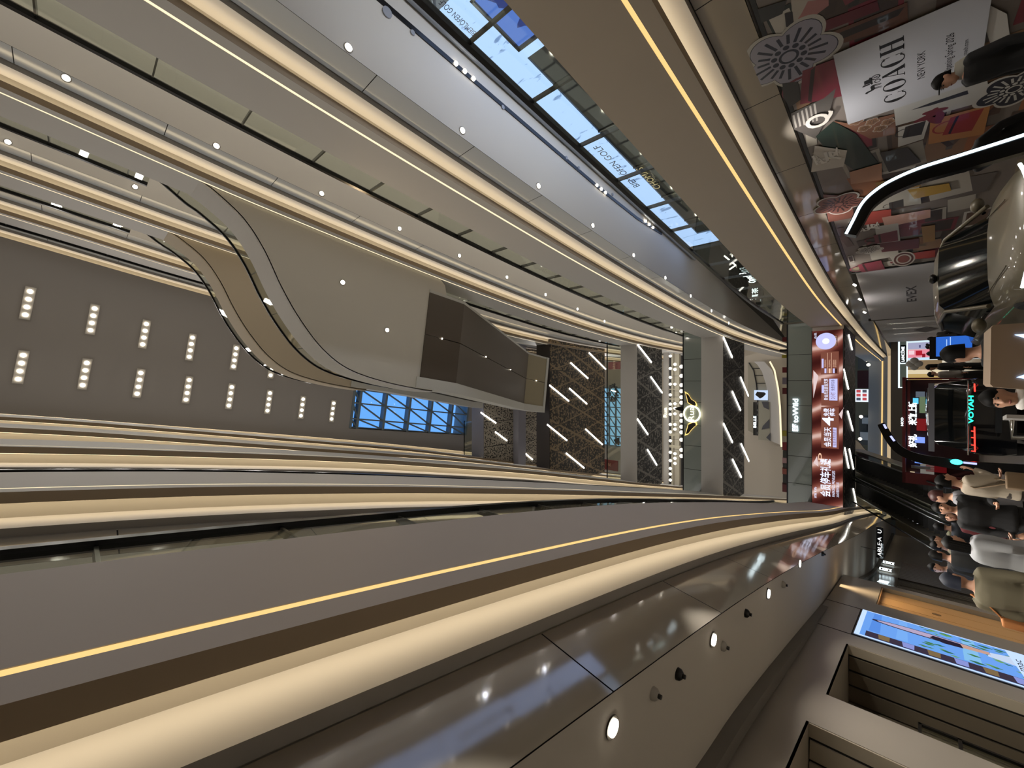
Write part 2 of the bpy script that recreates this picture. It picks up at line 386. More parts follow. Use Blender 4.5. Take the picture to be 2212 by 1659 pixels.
# unseen fill lights added under the second level edge to brighten the ground floor
for sd, X in (('r', 5.5), ('l', -1.1)):
    for i, y in enumerate((1.5, 5, 9, 13, 17, 21, 25)):
        x = interp((XR if sd == 'r' else XL)[2], y); o = 1 if sd == 'r' else -1
        lamp('edge_fill', (x + o * .07, y, ZS[2] - .31), 30 if sd == 'r' else 55, (1, .96, .91), .12, d=(-o * .12, 0, -1), spread=95)
for y, e_ in ((3.6, 38), (7.5, 40), (12, 18)): lamp('soffit_fill', (7.9, y, 6.2), e_, (.80, .88, 1), 3.8, d=(-.45, 0, 1), sy=.2)  # unseen cool uplights added to brighten the soffit above the marble shop
for x, D in ((0, 29), (3, 33), (-3, 33), (0, 38)): lamp('hall_fill', hpt(x, D, 26), 330, (1, .97, .95), .6)  # unseen fill lights added to brighten the far bridges
# ------------------------------------------------------------------ bridges, terraces, skylight
def perf(name, dark, light, cov=.5):
    m = bpy.data.materials.new(name); m.use_nodes = True; n = m.node_tree.nodes; l = m.node_tree.links
    b = n['Principled BSDF']; b.inputs['Roughness'].default_value = .55
    tc = n.new('ShaderNodeTexCoord'); mp = n.new('ShaderNodeMapping'); mp.inputs['Rotation'].default_value = (0, 0, PSI)
    l.new(tc.outputs['Object'], mp.inputs[0])
    t = n.new('ShaderNodeTexNoise'); t.inputs['Scale'].default_value = 7.5; t.inputs['Detail'].default_value = 2.5
    l.new(mp.outputs[0], t.inputs['Vector'])
    r = n.new('ShaderNodeValToRGB'); r.color_ramp.elements[0].position = cov - .02; r.color_ramp.elements[1].position = cov + .02
    r.color_ramp.elements[0].color = lin(dark); r.color_ramp.elements[1].color = lin(light); l.new(t.outputs['Fac'], r.inputs[0])
    def stripes(rot, scale, thr):
        q = n.new('ShaderNodeMapping'); q.inputs['Rotation'].default_value = (0, 0, rot); l.new(mp.outputs[0], q.inputs[0])
        w = n.new('ShaderNodeTexWave'); w.inputs['Scale'].default_value = scale; l.new(q.outputs[0], w.inputs['Vector'])
        g = n.new('ShaderNodeMath'); g.operation = 'GREATER_THAN'; g.inputs[1].default_value = thr; l.new(w.outputs['Fac'], g.inputs[0]); return g.outputs[0]
    out = r.outputs[0]
    for rot, sc, thr, c in ((R(-22), .17, .985, light), (R(14), .23, .99, light), (R(90), .16, .9985, light), (0, .16, .9985, dark)):
        mx = n.new('ShaderNodeMixRGB'); mx.inputs[2].default_value = lin(c); l.new(stripes(rot, sc, thr), mx.inputs[0]); l.new(out, mx.inputs[1]); out = mx.outputs[0]
    l.new(out, b.inputs['Base Color']); return m
M_perfb = perf('perforated_brown', '1c1712', '7a684e', .55)
M_perfg = perf('perforated_grey', '1a1a1b', '77746e', .56)
M_perfl = perf('perforated_light', '1d1b19', 'a59c8c', .47)
M_dgrey = mat('dark_brown_panel', '3a3433', .35)
M_bar = emat('light_bar_white', (1, .95, .86), 5.0)
M_tan = mat('tan_soffit', 'b5a791', .7)
M_sofw = mat('terrace_soffit', 'bdb7ab', .7)
M_greyglass = mat('grey_reflect_glass', '858c88', .08, spec=.6)  # plain glass with its greyish reflection put into the base colour
def hbox(mb, r0, d0, z0, r1, d1, z1, mi=0):
    c = hpt((r0 + r1) / 2, (d0 + d1) / 2, (z0 + z1) / 2)
    return mb.box(c, (abs(r1 - r0), abs(d1 - d0), abs(z1 - z0)), (RT, HD, Vector((0, 0, 1))), mi)
def rd(p): return p.dot(RT), p.dot(HD)
nb = 0
def bridge(z0, z1, d0, d1, r0, r1, mf, ms):
    global nb; nb += 1
    a = hbox(MB(), r0, d0, z0 + .03, r1, d1, z1).build('slab_bridge_%d' % nb, mf); struct(a)
    hbox(MB(), r0, d0 + .06, z0, r1, d1 - .02, z0 + .03).build('soffit_panel', ms, a)
    return a
bridge(4.40, 5.72, 26.55, 31.4, -7.2, 4.0, M_fas, M_perfg)
bridge(10.02, 11.29, 26.5, 30.6, -7.2, 4.0, M_fas, M_perfg)
bridge(15.52, 16.78, 26.55, 30.4, -7.4, 4.0, M_fas, M_perfg)
bridge(20.72, 21.95, 23.55, 30.9, -7.4, 4.0, M_dgrey, M_perfb)
bridge(26.0, 27.4, 22.0, 28.4, -7.4, 4.0, mat('lilac_panel', '8d8b92', .5), M_perfl)
w = MB(); hbox(w, -7.4, 25.3, 25.4, 4, 26.2, 26.03); struct(w.build('slab_beam', MATS['lilac_panel']))

BARS = {'second': (4.385, [((1823, 798), (1833, 840)), ((1831.5, 888.6), (1842.6, 930)), ((1825, 967.6), (1833.8, 1010.6)), ((1835, 970), (1844, 1013)), ((1843.5, 1056), (1851, 1092)), ((1833.8, 723.6), (1841, 755))]),
        'third': (10.0, [((1562.8, 728.5), (1582, 772)), ((1600, 815), (1616.8, 855.4)), ((1582, 845.6), (1600, 886.3)), ((1563, 915), (1582.6, 955.8)), ((1601, 958.5), (1618, 996.5)), ((1582.6, 992.4), (1601.6, 1031))]),
        'fourth': (15.5, [((1377.8, 744.8), (1407.4, 782.7)), ((1406, 814), (1430.7, 848.6)), ((1377, 905), (1400, 938.7)), ((1398.7, 971), (1419, 1004.6))]),
        'fifth': (20.7, [((1272.6, 762), (1308.6, 797.6)), ((1232.7, 783.5), (1270.4, 817.4)), ((1187, 832), (1229, 866.5)), ((1230, 839), (1268, 872.5)), ((1182, 917), (1225, 951.5)), ((1265, 927), (1301.6, 960.4)), ((1223, 979), (1262, 1011))]),
        'sixth': (25.98, [((1038.5, 891), (1071.6, 914)), ((1070, 933), (1095.4, 952)), ((1116, 964), (1150.6, 992.8))])}
for lv, (z, bs) in BARS.items():
    bs = sorted(bs, key=lambda b: b[0][1])
    for i, (a, b) in enumerate(bs):
        p, q = on_z(*a, z - .02), on_z(*b, z - .02)
        tag(MB().bar(p, q, .075 if lv == 'second' else .10, .04).build('ceiling_light_bar', M_bar), 'diagonal white light bar under the %s level bridge, %s from the right end' % (lv, nth(i)), 'light bar', 'diagonal light bars under the %s level bridge' % lv)

# glass balustrades of the bridges
def bridge_rail(lv, D, z0, z1, seams, r0, r1, label):
    t = thing('bridge_balustrade', label, 'railing', hpt(r0, D, z0))
    rs = [r0] + sorted([rd(on_h(s[0], s[1], D))[0] for s in seams]) + [r1]
    for a, b in zip(rs, rs[1:]): hbox(MB(), a + .012, D, z0, b - .012, D + .02, z1 - .06).build('glass_panel', M_greyglass, t)
    hbox(MB(), r0, D - .02, z1 - .06, r1, D + .05, z1).build('handrail', M_rail, t)
    hbox(MB(), r0, D + .02, z0, r1, D + .035, z1 - .06).build('backing', M_seam, t)
    return t
bridge_rail(2, 26.55, 5.72, 6.86, [(1727, y) for y in (766, 822, 876, 936, 986, 1045)], -6.9, 3.2, 'grey glass balustrade above the brown advertising screen on the second level bridge')
bridge_rail(3, 26.5, 11.29, 12.42, [(1496, y) for y in (776, 823, 869, 919, 963, 1014)], -6.9, 3.2, 'grey glass balustrade with the winged ring sign on the third level bridge')
t = thing('bridge_balustrade', 'thin clear glass balustrade on the fourth level bridge, seen against blue windows', 'railing', hpt(-6, 26.6, 16.8))
hbox(MB(), -6.9, 26.6, 16.78, 3.2, 26.62, 17.86).build('glass_panel', M_glass, t); hbox(MB(), -6.9, 26.58, 17.86, 3.2, 26.64, 17.92).build('handrail', M_rail, t)
for d, z, nm in ((22.1, 28.45, 'sixth'), (28.0, 28.4, 'far sixth')):
    t = thing('bridge_balustrade', 'clear glass balustrade with a thin dark edge on the %s level bridge' % nm, 'railing', hpt(-6, d, 27.4))
    hbox(MB(), -7, d, 27.4, -3, d + .02, z).build('glass_panel', M_glass, t); hbox(MB(), -7, d - .02, z, -3, d + .04, z + .05).build('handrail', M_rail, t)

# curved terraces on the fourth and fifth level with the escalators that climb from them
PLAN = [(6.1, .9), (5.72, 1.55), (5.52, 2.0), (5.08, 2.7), (4.4, 3.3), (3.46, 3.9), (2.62, 4.55), (1.85, 5.35), (1.34, 6.3), (1.1, 7.7), (1.02, 9.3)]
CUR = spline([(x, y, 0) for x, y in PLAN], 6)
n_ter = 0
def terrace(z, h, mf, ms, lvl, col):
    global n_ter; n_ter += 1
    poly = [p for p in CUR] + [Vector((1.03, 9.75, 0)), Vector((4.9, 9.95, 0)), Vector((5.35, 9.8, 0)), Vector((5.62, 9.4, 0)), Vector((6.4, 9.4, 0)), Vector((6.4, .9, 0))]
    a = MB().prism([p + Vector((0, 0, z)) for p in poly], (0, 0, h - .12)).build('slab_terrace_%d' % n_ter, [ms]); struct(a)
    fs, rg = sweep(CUR + [Vector((1.03, 9.75, 0))], -1, [(-.03, 0), (.035, 0), (.035, h), (-.1, h)], z, range(4)); fs.build('fascia', mf, a)
    r = thing('glass_railing', 'curved glass railing along the edge of the %s terrace' % col, 'railing', (PLAN[0][0], PLAN[0][1], z + h))
    pts = CUR; zt = z + h + 1.0
    sweep_bar(pts, -1, -.10, -.03, zt - .06, zt).build('handrail', M_rail, r)
    sweep_bar(pts, -1, -.07, -.055, z + h - .05, zt - .06).build('glass_panel', M_glass, r)
    N = normals(pts, -1); d = 0; nx = .5
    for i in range(1, len(pts)):
        L = (pts[i] - pts[i - 1]).length
        while nx <= d + L:
            q = pts[i - 1].lerp(pts[i], (nx - d) / L) - N[i] * .1; tn = Vector((-N[i].y, N[i].x, 0))
            MB().box(q + Vector((0, 0, (z + h + zt) / 2)), (.05, .018, zt - z - h), (N[i], tn, Vector((0, 0, 1)))).build('post', M_post, r); nx += 1.42
        d += L
terrace(15.56, 1.28, M_fas, M_sofw, 'fourth', 'white fourth level')
terrace(20.96, 1.28, M_tan, M_tan, 'fifth', 'tan fifth level')
M_escb = mat('escalator_brown_panel', '4c4237', .45); M_escl = mat('escalator_light_panel', '8b8068', .5); M_skirt = mat('escalator_white_skirt', 'b9b7b0', .5)
M_stepd = mat('escalator_steps', '2b2b2d', .4, metal=.5)
def long_escalator(z0, label, mb_, ms_):
    t = thing('escalator', label, 'escalator', (3.2, 9.2, z0))
    Y = [9.1, 10.85, 20.8, 22.75]; Z = [z0 - .02, z0 - .02, z0 + 5.15, z0 + 5.15]; hx = (1.5, 4.85)
    def seg(a, b, m, nm, x0=hx[0], x1=hx[1], th=.12, off=0):
        vs = [Vector((x0, Y[a], Z[a] + off)), Vector((x1, Y[a], Z[a] + off)), Vector((x1, Y[b], Z[b] + off)), Vector((x0, Y[b], Z[b] + off))]
        return MB().prism(vs, (0, 0, th)).build(nm, m, t)
    for a, b, m in ((0, 1, mb_), (1, 2, mb_), (2, 3, ms_)):
        g = .012
        for x0, x1 in ((hx[0], 3.16), (3.19, hx[1])): seg(a, b, m, 'underside_panel', x0, x1)
    mbk = MB()
    prof_ = [Vector((0, Y[i], Z[i])) for i in range(4)]
    low = [Vector((hx[0] - .35, p.y, p.z + .08)) for p in prof_]; up = [Vector((hx[0] - .35, p.y, p.z + 1.15)) for p in reversed(prof_)]
    MB().prism([Vector((hx[0] - .42, Y[0] - .15, Z[0] - .02))] + [Vector((hx[0] - .42, p.y, p.z - .03)) for p in prof_[1:]] + [Vector((hx[0] - .42, p.y, p.z + 1.1)) for p in reversed(prof_[1:])] + [Vector((hx[0] - .42, Y[0] - .15, Z[0] + 1.1))], (.42, 0, 0)).build('side_skirt', M_skirt, t)
    MB().prism([Vector((hx[1], p.y, p.z + .02)) for p in prof_] + [Vector((hx[1], p.y, p.z + 1.1)) for p in reversed(prof_)], (.12, 0, 0)).build('side_skirt', M_skirt, t)
    MB().bb((hx[0] - .42, Y[3], Z[3] - .04), (hx[1] + .12, Y[3] + .22, Z[3] + 1.1)).build('end_skirt', M_skirt, t)
    for x0 in (1.75, 3.35):
        MB().prism([Vector((x0, p.y, p.z + .9)) for p in prof_] + [Vector((x0, p.y, p.z + 1.0)) for p in reversed(prof_)], (1.2, 0, 0)).build('step_band', M_stepd, t)
        for xx in (x0 - .08, x0 + 1.22):
            MB().prism([Vector((xx, p.y, p.z + .95)) for p in prof_] + [Vector((xx, p.y, p.z + 1.9)) for p in reversed(prof_)], (.02, 0, 0)).build('glass_balustrade', M_glass, t)
            MB().tube([Vector((xx + .01, p.y, p.z + 1.93)) for p in prof_], .04, 8).build('handrail', M_rail, t)
    for y, z in ((9.9, z0), (13.6, z0 + 1.4), (17.3, z0 + 3.3), (21.8, z0 + 5.15)): MB().disc((3.175, y, z - .03), (0, 0, -1), .03, .015).build('spot', M_bulb, t)
    return t
long_escalator(15.54, 'long brown-clad escalator rising from the white terrace to the fifth level bridge', M_escb, M_escl)
long_escalator(20.94, 'escalator rising from the tan terrace, only its dark underside showing past the white rim', mat('escalator_dark_panel', '352f28', .5), mat('escalator_dark_panel', '352f28', .5))
for (x, y), l in (((740, 610), 'near'), ((836, 713), 'beside the brown escalator')):
    p = on_z(x, y, 15.55); downlight(p, 'warm downlight in the white terrace soffit, %s' % ('nearer the curved edge' if l == 'near' else l), 'downlights in the white terrace', e=25, r=.07, col=(1, .72, .4))

# skylight: grid frame, diagonal bracing and panes
sk = struct(thing('window_1', '', 'x', (0, 14, CZ))); del sk['label']; del sk['category']
x0, y0 = SK[0]; x1, y1 = SK[2]
M_mull = mat('skylight_mullion', '76858e', .5)
M_pane = glass('skylight_glass', 'eaf3fb', .05)
ys = [y0, 14.35, 16.4, 18.5, 20.6, 22.75, y1]; xs = [x0, x0 + .62, x0 + 1.75, x0 + 2.75, x1]
for y in ys: MB().bb((x0 - .05, y - .09, CZ - .02), (x1 + .05, y + .09, CZ + .5)).build('mullion', M_mull, sk)
for x in xs: MB().bb((x - .05, y0, CZ), (x + .05, y1, CZ + .4)).build('mullion', M_mull, sk)
for i in range(len(ys) - 1):
    for j in range(len(xs) - 1):
        MB().bb((xs[j], ys[i], CZ + .42), (xs[j + 1], ys[i + 1], CZ + .44)).build('pane', M_pane, sk)
        MB().bar((xs[j + 1], ys[i], CZ + .1), (xs[j], ys[i + 1], CZ + .1), .10, .12).build('brace', M_mull, sk)
# window grid on the end wall seen between the fourth and fifth level bridges
wn = struct(thing('window_2', '', 'x', hpt(0, 45.9, 28))); del wn['label']; del wn['category']
M_sky = emat('window_daylight', (.25, .52, .75), .95)
D = 45.8
a, b = on_h(1302, 838, D), on_h(1345, 965, D); ra, rb = rd(a)[0], rd(b)[0]; za, zb = a.z, b.z
hbox(MB(), rb, D + .06, zb, ra, D + .1, za).build('pane', M_sky, wn)
for i in range(7): r_ = rb + (ra - rb) * i / 6; hbox(MB(), r_ - .06, D - .05, zb, r_ + .06, D + .06, za).build('mullion', M_mull, wn)
for i in range(4): z_ = zb + (za - zb) * i / 3; hbox(MB(), rb, D - .05, z_ - .1, ra, D + .06, z_ + .1).build('mullion', M_mull, wn)
for i in range(6):
    r_ = rb + (ra - rb) * i / 6; w_ = (ra - rb) / 6
    for k in range(3): z_ = zb + (za - zb) * k / 3; MB().bar(hpt(r_, D, z_), hpt(r_ + w_, D, z_ + (za - zb) / 3), .1, .1, up=HD).build('brace', M_mull, wn)
# ------------------------------------------------------------------ advertising screen on the second level bridge
def silk(name):
    m = bpy.data.materials.new(name); m.use_nodes = True; n = m.node_tree.nodes; l = m.node_tree.links; n.clear()
    tc = n.new('ShaderNodeTexCoord'); mp = n.new('ShaderNodeMapping'); mp.inputs['Rotation'].default_value = (0, R(35), R(20)); mp.inputs['Scale'].default_value = (.32, .5, .55)
    w = n.new('ShaderNodeTexWave'); w.inputs['Scale'].default_value = .75; w.inputs['Distortion'].default_value = 9; w.inputs['Detail'].default_value = 1.2; w.inputs['Detail Scale'].default_value = .7
    r = n.new('ShaderNodeValToRGB'); e = n.new('ShaderNodeEmission'); o = n.new('ShaderNodeOutputMaterial')
    el = r.color_ramp.elements; el[0].color = lin('421b18'); el[1].color = lin('e9c3b8')
    for p, c in ((.3, '5e2c26'), (.55, '7d4338'), (.78, '94584c'), (.92, 'b98474')): q = el.new(p); q.color = lin(c)
    l.new(tc.outputs['Object'], mp.inputs[0]); l.new(mp.outputs[0], w.inputs[0]); l.new(w.outputs['Fac'], r.inputs[0]); l.new(r.outputs[0], e.inputs[0]); e.inputs[1].default_value = .85; l.new(e.outputs[0], o.inputs[0]); return m
Dl = 26.4
def L(x, y, d=0): return on_h(x, y, Dl - .012 - d)
tl, br = on_h(1755, 1086, Dl), on_h(1823, 711, Dl)
r0, r1 = rd(tl)[0], rd(br)[0]; zt, zb = 5.71, 4.46
scr = thing('led_screen', 'wide brown silk advertising screen with white Chinese lettering across the second level bridge', 'screen', hpt(r0, Dl, zb))
hbox(MB(), r0, Dl, zb, r1, Dl + .12, zt).build('display', silk('screen_silk'), scr)
fr = MB(); hbox(fr, r0 - .03, Dl - .01, zt, r1 + .03, Dl + .13, zt + .025); hbox(fr, r0 - .03, Dl - .01, zb - .025, r1 + .03, Dl + .13, zb); fr.build('frame', M_dark, scr)
M_sw = emat('screen_white', (.78, .80, 1), 1.25); M_sp = emat('screen_panel', (.22, .075, .05), .95); M_sl = emat('screen_lilac', (.55, .56, .95), 1.1); M_sd = emat('screen_dark', (.06, .015, .012), .8); M_sor = emat('screen_peach', (.9, .55, .38), 1)
Zu = Vector((0, 0, 1))
def plate(x0, y0, x1, y1, m, nm='text_panel', d=0):   # pixel corners of a flat panel on the screen
    a, b = L(x0, y0, d), L(x1, y1, d); ra, rb = rd(a)[0], rd(b)[0]
    return MB().prism([hpt(ra, Dl - .01 - d, a.z), hpt(rb, Dl - .01 - d, a.z), hpt(rb, Dl - .01 - d, b.z), hpt(ra, Dl - .01 - d, b.z)], HD * .004).build(nm, m, scr)
def stext(s, x, y0, y1, m, hpx, nm='lettering', d=.01, bold=0):
    a, b = L(x, y0, d), L(x, y1, d); c = (a + b) / 2
    sz = abs(L(x - hpx / 2, (y0 + y1) / 2, d).z - L(x + hpx / 2, (y0 + y1) / 2, d).z)
    return text(nm, s, m, scr, c, RT, Zu, sz, width=(b - a).length, bold=bold)
plate(1774, 967, 1812, 880, M_sp); plate(1774, 876, 1812, 817, M_sp); plate(1773, 809, 1812, 759, M_sp)
stext('会员停车礼遇', 1785, 1073, 991, M_sw, 24, bold=.02); stext('PARKING PRIVILEGES', 1801, 1073, 1017, M_sw, 9)
stext('2026年最新权益公告', 1810, 1074, 1042, M_sw, 7); stext('P', 1775, 995, 980, M_sor, 20)
stext('会员当天', 1789, 965, 923, M_sw, 17, bold=.02); plate(1799, 966, 1807, 924, M_sl, d=.006); stext('任意消费免费享', 1803, 963, 927, M_sp, 8, d=.014)
stext('4', 1790, 919, 900, M_sw, 34, bold=.02); stext('免费', 1786, 899, 882, M_sw, 13, bold=.02); stext('停车', 1799, 899, 882, M_sw, 13, bold=.02)
plate(1775, 849, 1780, 832, M_sl, d=.006); stext('新会员注册当天享', 1785, 864, 818, M_sw, 10, bold=.01); plate(1791, 865, 1809, 818, M_sl, d=.006); stext('2小时', 1800, 862, 848, M_sp, 12, d=.014); stext('免费停车券', 1800, 844, 820, M_sd, 9, d=.014)
plate(1775, 795, 1779, 775, M_sl, d=.006)
for x, m in ((1783, M_sl), (1792, M_sor), (1801, M_sl), (1806, M_sd)): plate(x - 2, 806, x + 2, 796, m, d=.006)
for x, s in ((1783, '消费满额兑换停车时长'), (1792, '积分兑换停车时长'), (1801, '金卡会员每日两小时'), (1805, '钻石卡会员每日四小时')): stext(s, x, 793, 777, M_sor, 4)
for x in (1787.5, 1796): plate(x - .4, 806, x + .4, 762, M_sor, 'rule_line', d=.006)
cc = L(1784, 737, .006); mbx = MB(); mbx.disc(cc, -HD, .42, .004, 36); mbx.build('round_badge', M_sl, scr); mbx = MB(); mbx.disc(L(1784, 737, .012), -HD, .15, .004, 24); mbx.build('badge_centre', M_sw, scr)
plate(1803, 747, 1809, 724, M_sd, d=.006); stext('扫码加入会员', 1806, 746, 725, M_sor, 5, d=.014)
stext('会员', 1762, 732, 719, M_sw, 6); stext('商场', 1762, 1076, 1052, M_sw, 6)
# white rays of silk
for a, b, c in (((1757, 1000), (1765, 985), (1768, 1008)), ((1757, 860), (1768, 812), (1757, 800)), ((1818, 905), (1823, 880), (1812, 895))):
    MB().prism([L(*a, -.004), L(*b, -.004), L(*c, -.004)], HD * .003).build('silk_fold', emat('silk_light', (.8, .62, .62), 1), scr)

# signs on the bridges
Dq = 26.5
sg = thing('shop_sign', 'glowing white toWild letters on the grey balustrade of the second level bridge', 'sign', on_h(1720, 895, Dq))
M_sgw = emat('sign_glow', (.8, .95, 1), 4.0)
def sgtext(par, s, x, y0, y1, hpx, m, D, nm='letter_row', bold=.02):
    a, b = on_h(x, y0, D), on_h(x, y1, D); c = (a + b) / 2; sz = abs(on_h(x - hpx / 2, y0, D).z - on_h(x + hpx / 2, y0, D).z)
    return text(nm, s, m, par, c, RT, Zu, sz, width=(b - a).length, bold=bold, ext=.02)
sgtext(sg, '巨野', 1719, 932, 916, 14, M_sgw, Dq); sgtext(sg, 'toWild', 1719, 913, 861, 16, M_sgw, Dq)
sg = thing('winged_ring_sign', 'glowing ring sign with script lettering and two dark wings on the third level balustrade', 'sign', on_h(1494, 894, 26.4))
Dr = 26.4; c = on_h(1494.5, 894, Dr); rr = abs(rd(on_h(1494.5, 877, Dr))[0] - rd(c)[0])
M_ringl = emat('ring_neon', (1, .93, .62), 3.5); M_wing = mat('wing_brown', '2c221b', .7); M_halo = emat('wing_halo', (1, .68, .2), 1.6)
MB().tube([c + RT * (rr * math.cos(q * math.pi / 20)) + Zu * (rr * math.sin(q * math.pi / 20)) for q in range(41)], .045, 8).build('ring', M_ringl, sg)
sgtext(sg, 'Rua', 1494, 909, 879, 17, M_ringl, Dr, bold=0)
for pts in ([(1481, 849), (1487, 853), (1493, 863), (1501, 868), (1503, 874), (1501, 877), (1494, 874), (1486, 869), (1484, 859)], [(1502, 914), (1497, 913), (1487, 917), (1484, 928), (1481, 938), (1487, 936), (1493, 928), (1499, 922), (1503, 919)]):
    P = [on_h(x, y, Dr) for x, y in pts]; MB().prism(P, HD * .03).build('wing', M_wing, sg)
    ce = sum(P, Vector()) / len(P); MB().prism([ce + (p - ce) * 1.22 + HD * .035 for p in P], HD * .02).build('halo', M_halo, sg)
# ------------------------------------------------------------------ right side: marble shop on the second level, hoardings on the ground floor
def marble(name, base, vein, s):
    m = bpy.data.materials.new(name); m.use_nodes = True; n = m.node_tree.nodes; l = m.node_tree.links; n.clear()
    tc = n.new('ShaderNodeTexCoord'); t = n.new('ShaderNodeTexNoise'); t.inputs['Scale'].default_value = 2.2; t.inputs['Detail'].default_value = 7; t.inputs['Distortion'].default_value = 1.2
    mp = n.new('ShaderNodeMapping'); mp.inputs['Rotation'].default_value = (R(50), 0, 0); mp.inputs['Scale'].default_value = (1, 1.6, .5)
    r = n.new('ShaderNodeValToRGB'); el = r.color_ramp.elements; el[0].position = .34; el[0].color = lin(vein); el[1].position = .40; el[1].color = lin(base)
    e = n.new('ShaderNodeEmission'); o = n.new('ShaderNodeOutputMaterial'); e.inputs[1].default_value = s
    l.new(tc.outputs['Object'], mp.inputs[0]); l.new(mp.outputs[0], t.inputs[0]); l.new(t.outputs['Fac'], r.inputs[0]); l.new(r.outputs[0], e.inputs[0]); l.new(e.outputs[0], o.inputs[0]); return m
M_marb = marble('backlit_marble', 'aac7fb', '6f89b8', 1.75)
M_trimg = mat('grey_metal_trim', '8f949c', .35, metal=.5)
M_black = mat('black_shop_glass', '08090b', .05, spec=.8)
XW = 8.2; zc = ZS[3] - 1.04
sh = thing('storefront', 'blue-lit marble shop front with black windows behind the second level railing', 'shop front', (XW, 4.1, 5.5))
MB().bb((XW, 4.15, 8.12), (XW + .15, 17.2, 8.86)).build('marble_band', M_marb, sh)
MB().bb((XW, 5.78, 5.5), (XW + .15, 6.02, 8.12)).build('marble_pier', M_marb, sh)
MB().bb((XW, 4.15, 5.5), (XW + .15, 4.35, 8.12)).build('marble_pier', M_marb, sh)
MB().bb((XW, 16.3, 5.5), (XW + .15, 17.2, 8.12)).build('marble_pier', M_marb, sh)
MB().bb((XW + .05, 6.02, 5.5), (XW + .15, 16.3, 8.12)).build('window', M_black, sh)
fr = MB(); fr.bb((XW - .02, 4.35, 8.06), (XW + .06, 5.78, 8.12)); fr.bb((XW - .02, 4.35, 5.5), (XW + .06, 4.4, 8.12)); fr.bb((XW - .02, 5.72, 5.5), (XW + .06, 5.78, 8.12)); fr.build('window_frame', M_dark, sh)
for y in range(7, 16, 2): MB().bb((XW + .02, y, 5.5), (XW + .06, y + .04, 8.12)).build('window_mullion', M_dark, sh)
wl = MB()
tp = [(XW - .12, 18.2, 8.9), (XW - .12, 4.3, 8.9), (XW + .05, 4.02, 8.9), (XW + .5, 3.9, 8.9)]
wl.tube(spline(tp, 6), .09, 10); wl.build('rounded_trim', M_trimg, sh)
MB().bb((XW + .05, 17.2, 5.5), (XW + .2, 40, 9)).build('dark_window', M_black, sh)
text('lettering', 'BIEMLÖFEN GOLF', mat('sign_black', '101014', .5), sh, (XW - .012, 10.65, 8.42), (0, 1, 0) if False else (0, -1, 0), (0, 0, 1), .3, width=2.5, ext=.02)
text('lettering', 'CHOMAS', emat('sign_gold', (.85, .68, .38), .8), sh, (XW - .012, 11.7, 7.92), (0, -1, 0), (0, 0, 1), .3, width=1.35, ext=.02)
text('lettering', 'BIEMLÖFEN GOLF', mat('sign_black', '101014', .5), sh, (XW - .012, 4.42, 8.55), (0, -1, 0), (0, 0, 1), .2, width=.9, ext=.02)
sc = thing('display_screen', 'blue screen with a dark blue mountain outline in the marble shop window', 'screen', (XW, 5.0, 5.5))
MB().bb((XW + .02, 4.42, 5.6), (XW + .05, 5.70, 8.05)).build('display', emat('screen_blue', (.12, .25, .85), 1.0), sc)
mt = [(4.42, 5.6), (4.42, 7.9), (4.55, 7.85), (4.72, 7.75), (4.82, 7.78), (4.95, 7.62), (5.05, 7.5), (5.2, 7.52), (5.3, 7.72), (5.36, 7.78), (5.42, 7.62), (5.5, 7.55), (5.6, 7.6), (5.7, 7.45), (5.7, 5.6)]
MB().prism([Vector((XW + .018, y, z)) for y, z in mt], (-.006, 0, 0)).build('mountain', emat('screen_navy', (.035, .06, .28), 1.0), sc)
# track with spots in the soffit
tk = thing('track', 'black lighting track let into the soffit above the marble shop', 'lighting track', (7.63, 10, zc))
sweep_bar([Vector((x, y, 0)) for x, y in ((7.62, 1.5), (7.62, 6), (7.63, 10.5), (7.72, 13), (7.95, 15.0))], 1, -.05, .05, zc - .015, zc + .05).build('channel', M_dark, tk)
for i, y in enumerate((4.75, 5.0, 5.25, 10.35, 10.6, 10.85, 13.6, 13.9, 14.2)):
    s_ = tag(MB().disc((7.63 if y < 12 else 7.86, y, zc - .015), (0, 0, -1), .045, .03, 14).build('track_spot', M_bulb), 'small round spot in the black soffit track, %s in the row of spots' % nth(i), 'spot light', 'spots in the black soffit track')
    lamp('beam', (7.63 if y < 12 else 7.86, y, zc - .08), 10, (.85, .9, 1), .08, parent=s_) if i % 3 == 1 else None
for i, (x, y) in enumerate(((836, 27), (891, 71), (1086, 232), (1223, 341), (1250, 363), (1323, 420))):
    p = on_z(x, y, zc); tag(MB().disc(p, (0, 0, -1), .05 if i else .1, .02, 14).build('ceiling_speaker', mat('speaker_grey', '8e9096', .6)), 'small round speaker at the black soffit track, %s from the near end' % nth(i), 'speaker', 'round speakers at the black track')
# shop signs farther along on the second level
for x0, y0, x1, y1, s, lb in ((1603, 588, 1612, 596, '03', 'glowing digits on the dark shop window behind the second level railing'), (1613, 595, 1629, 609, 'Open', 'glowing white Open lettering on the dark shop window behind the second level railing')):
    a, b = on_x(x0, y0, XW - .05), on_x(x1, y1, XW - .05)
    s_ = thing('shop_sign', lb, 'sign', a); text('letter_row', s, M_sgw, s_, (a + b) / 2, (0, -1, 0), (0, 0, 1), .42, width=abs(b.y - a.y), ext=.03, bold=.02)
a = on_h(1633, 635, 24.2); sg = thing('hanging_sign', 'round hanging sign with glowing white characters above the second level walkway', 'sign', a)
MB().disc(a, -HD, .36, .08, 24).build('board', M_dark, sg); text('letter_row', '喜茶', M_sgw, sg, a - HD * .09, RT, (0, 0, 1), .32, width=.6, ext=.01)
dr = tag(MB().tube([on_x(1565, 553, 7.9), on_x(1589, 573, 7.9), on_x(1576, 582, 7.9)], .03, 6).build('hanging_light_tube', M_bar), 'bent white light tube hanging behind the second level railing', 'lamp')

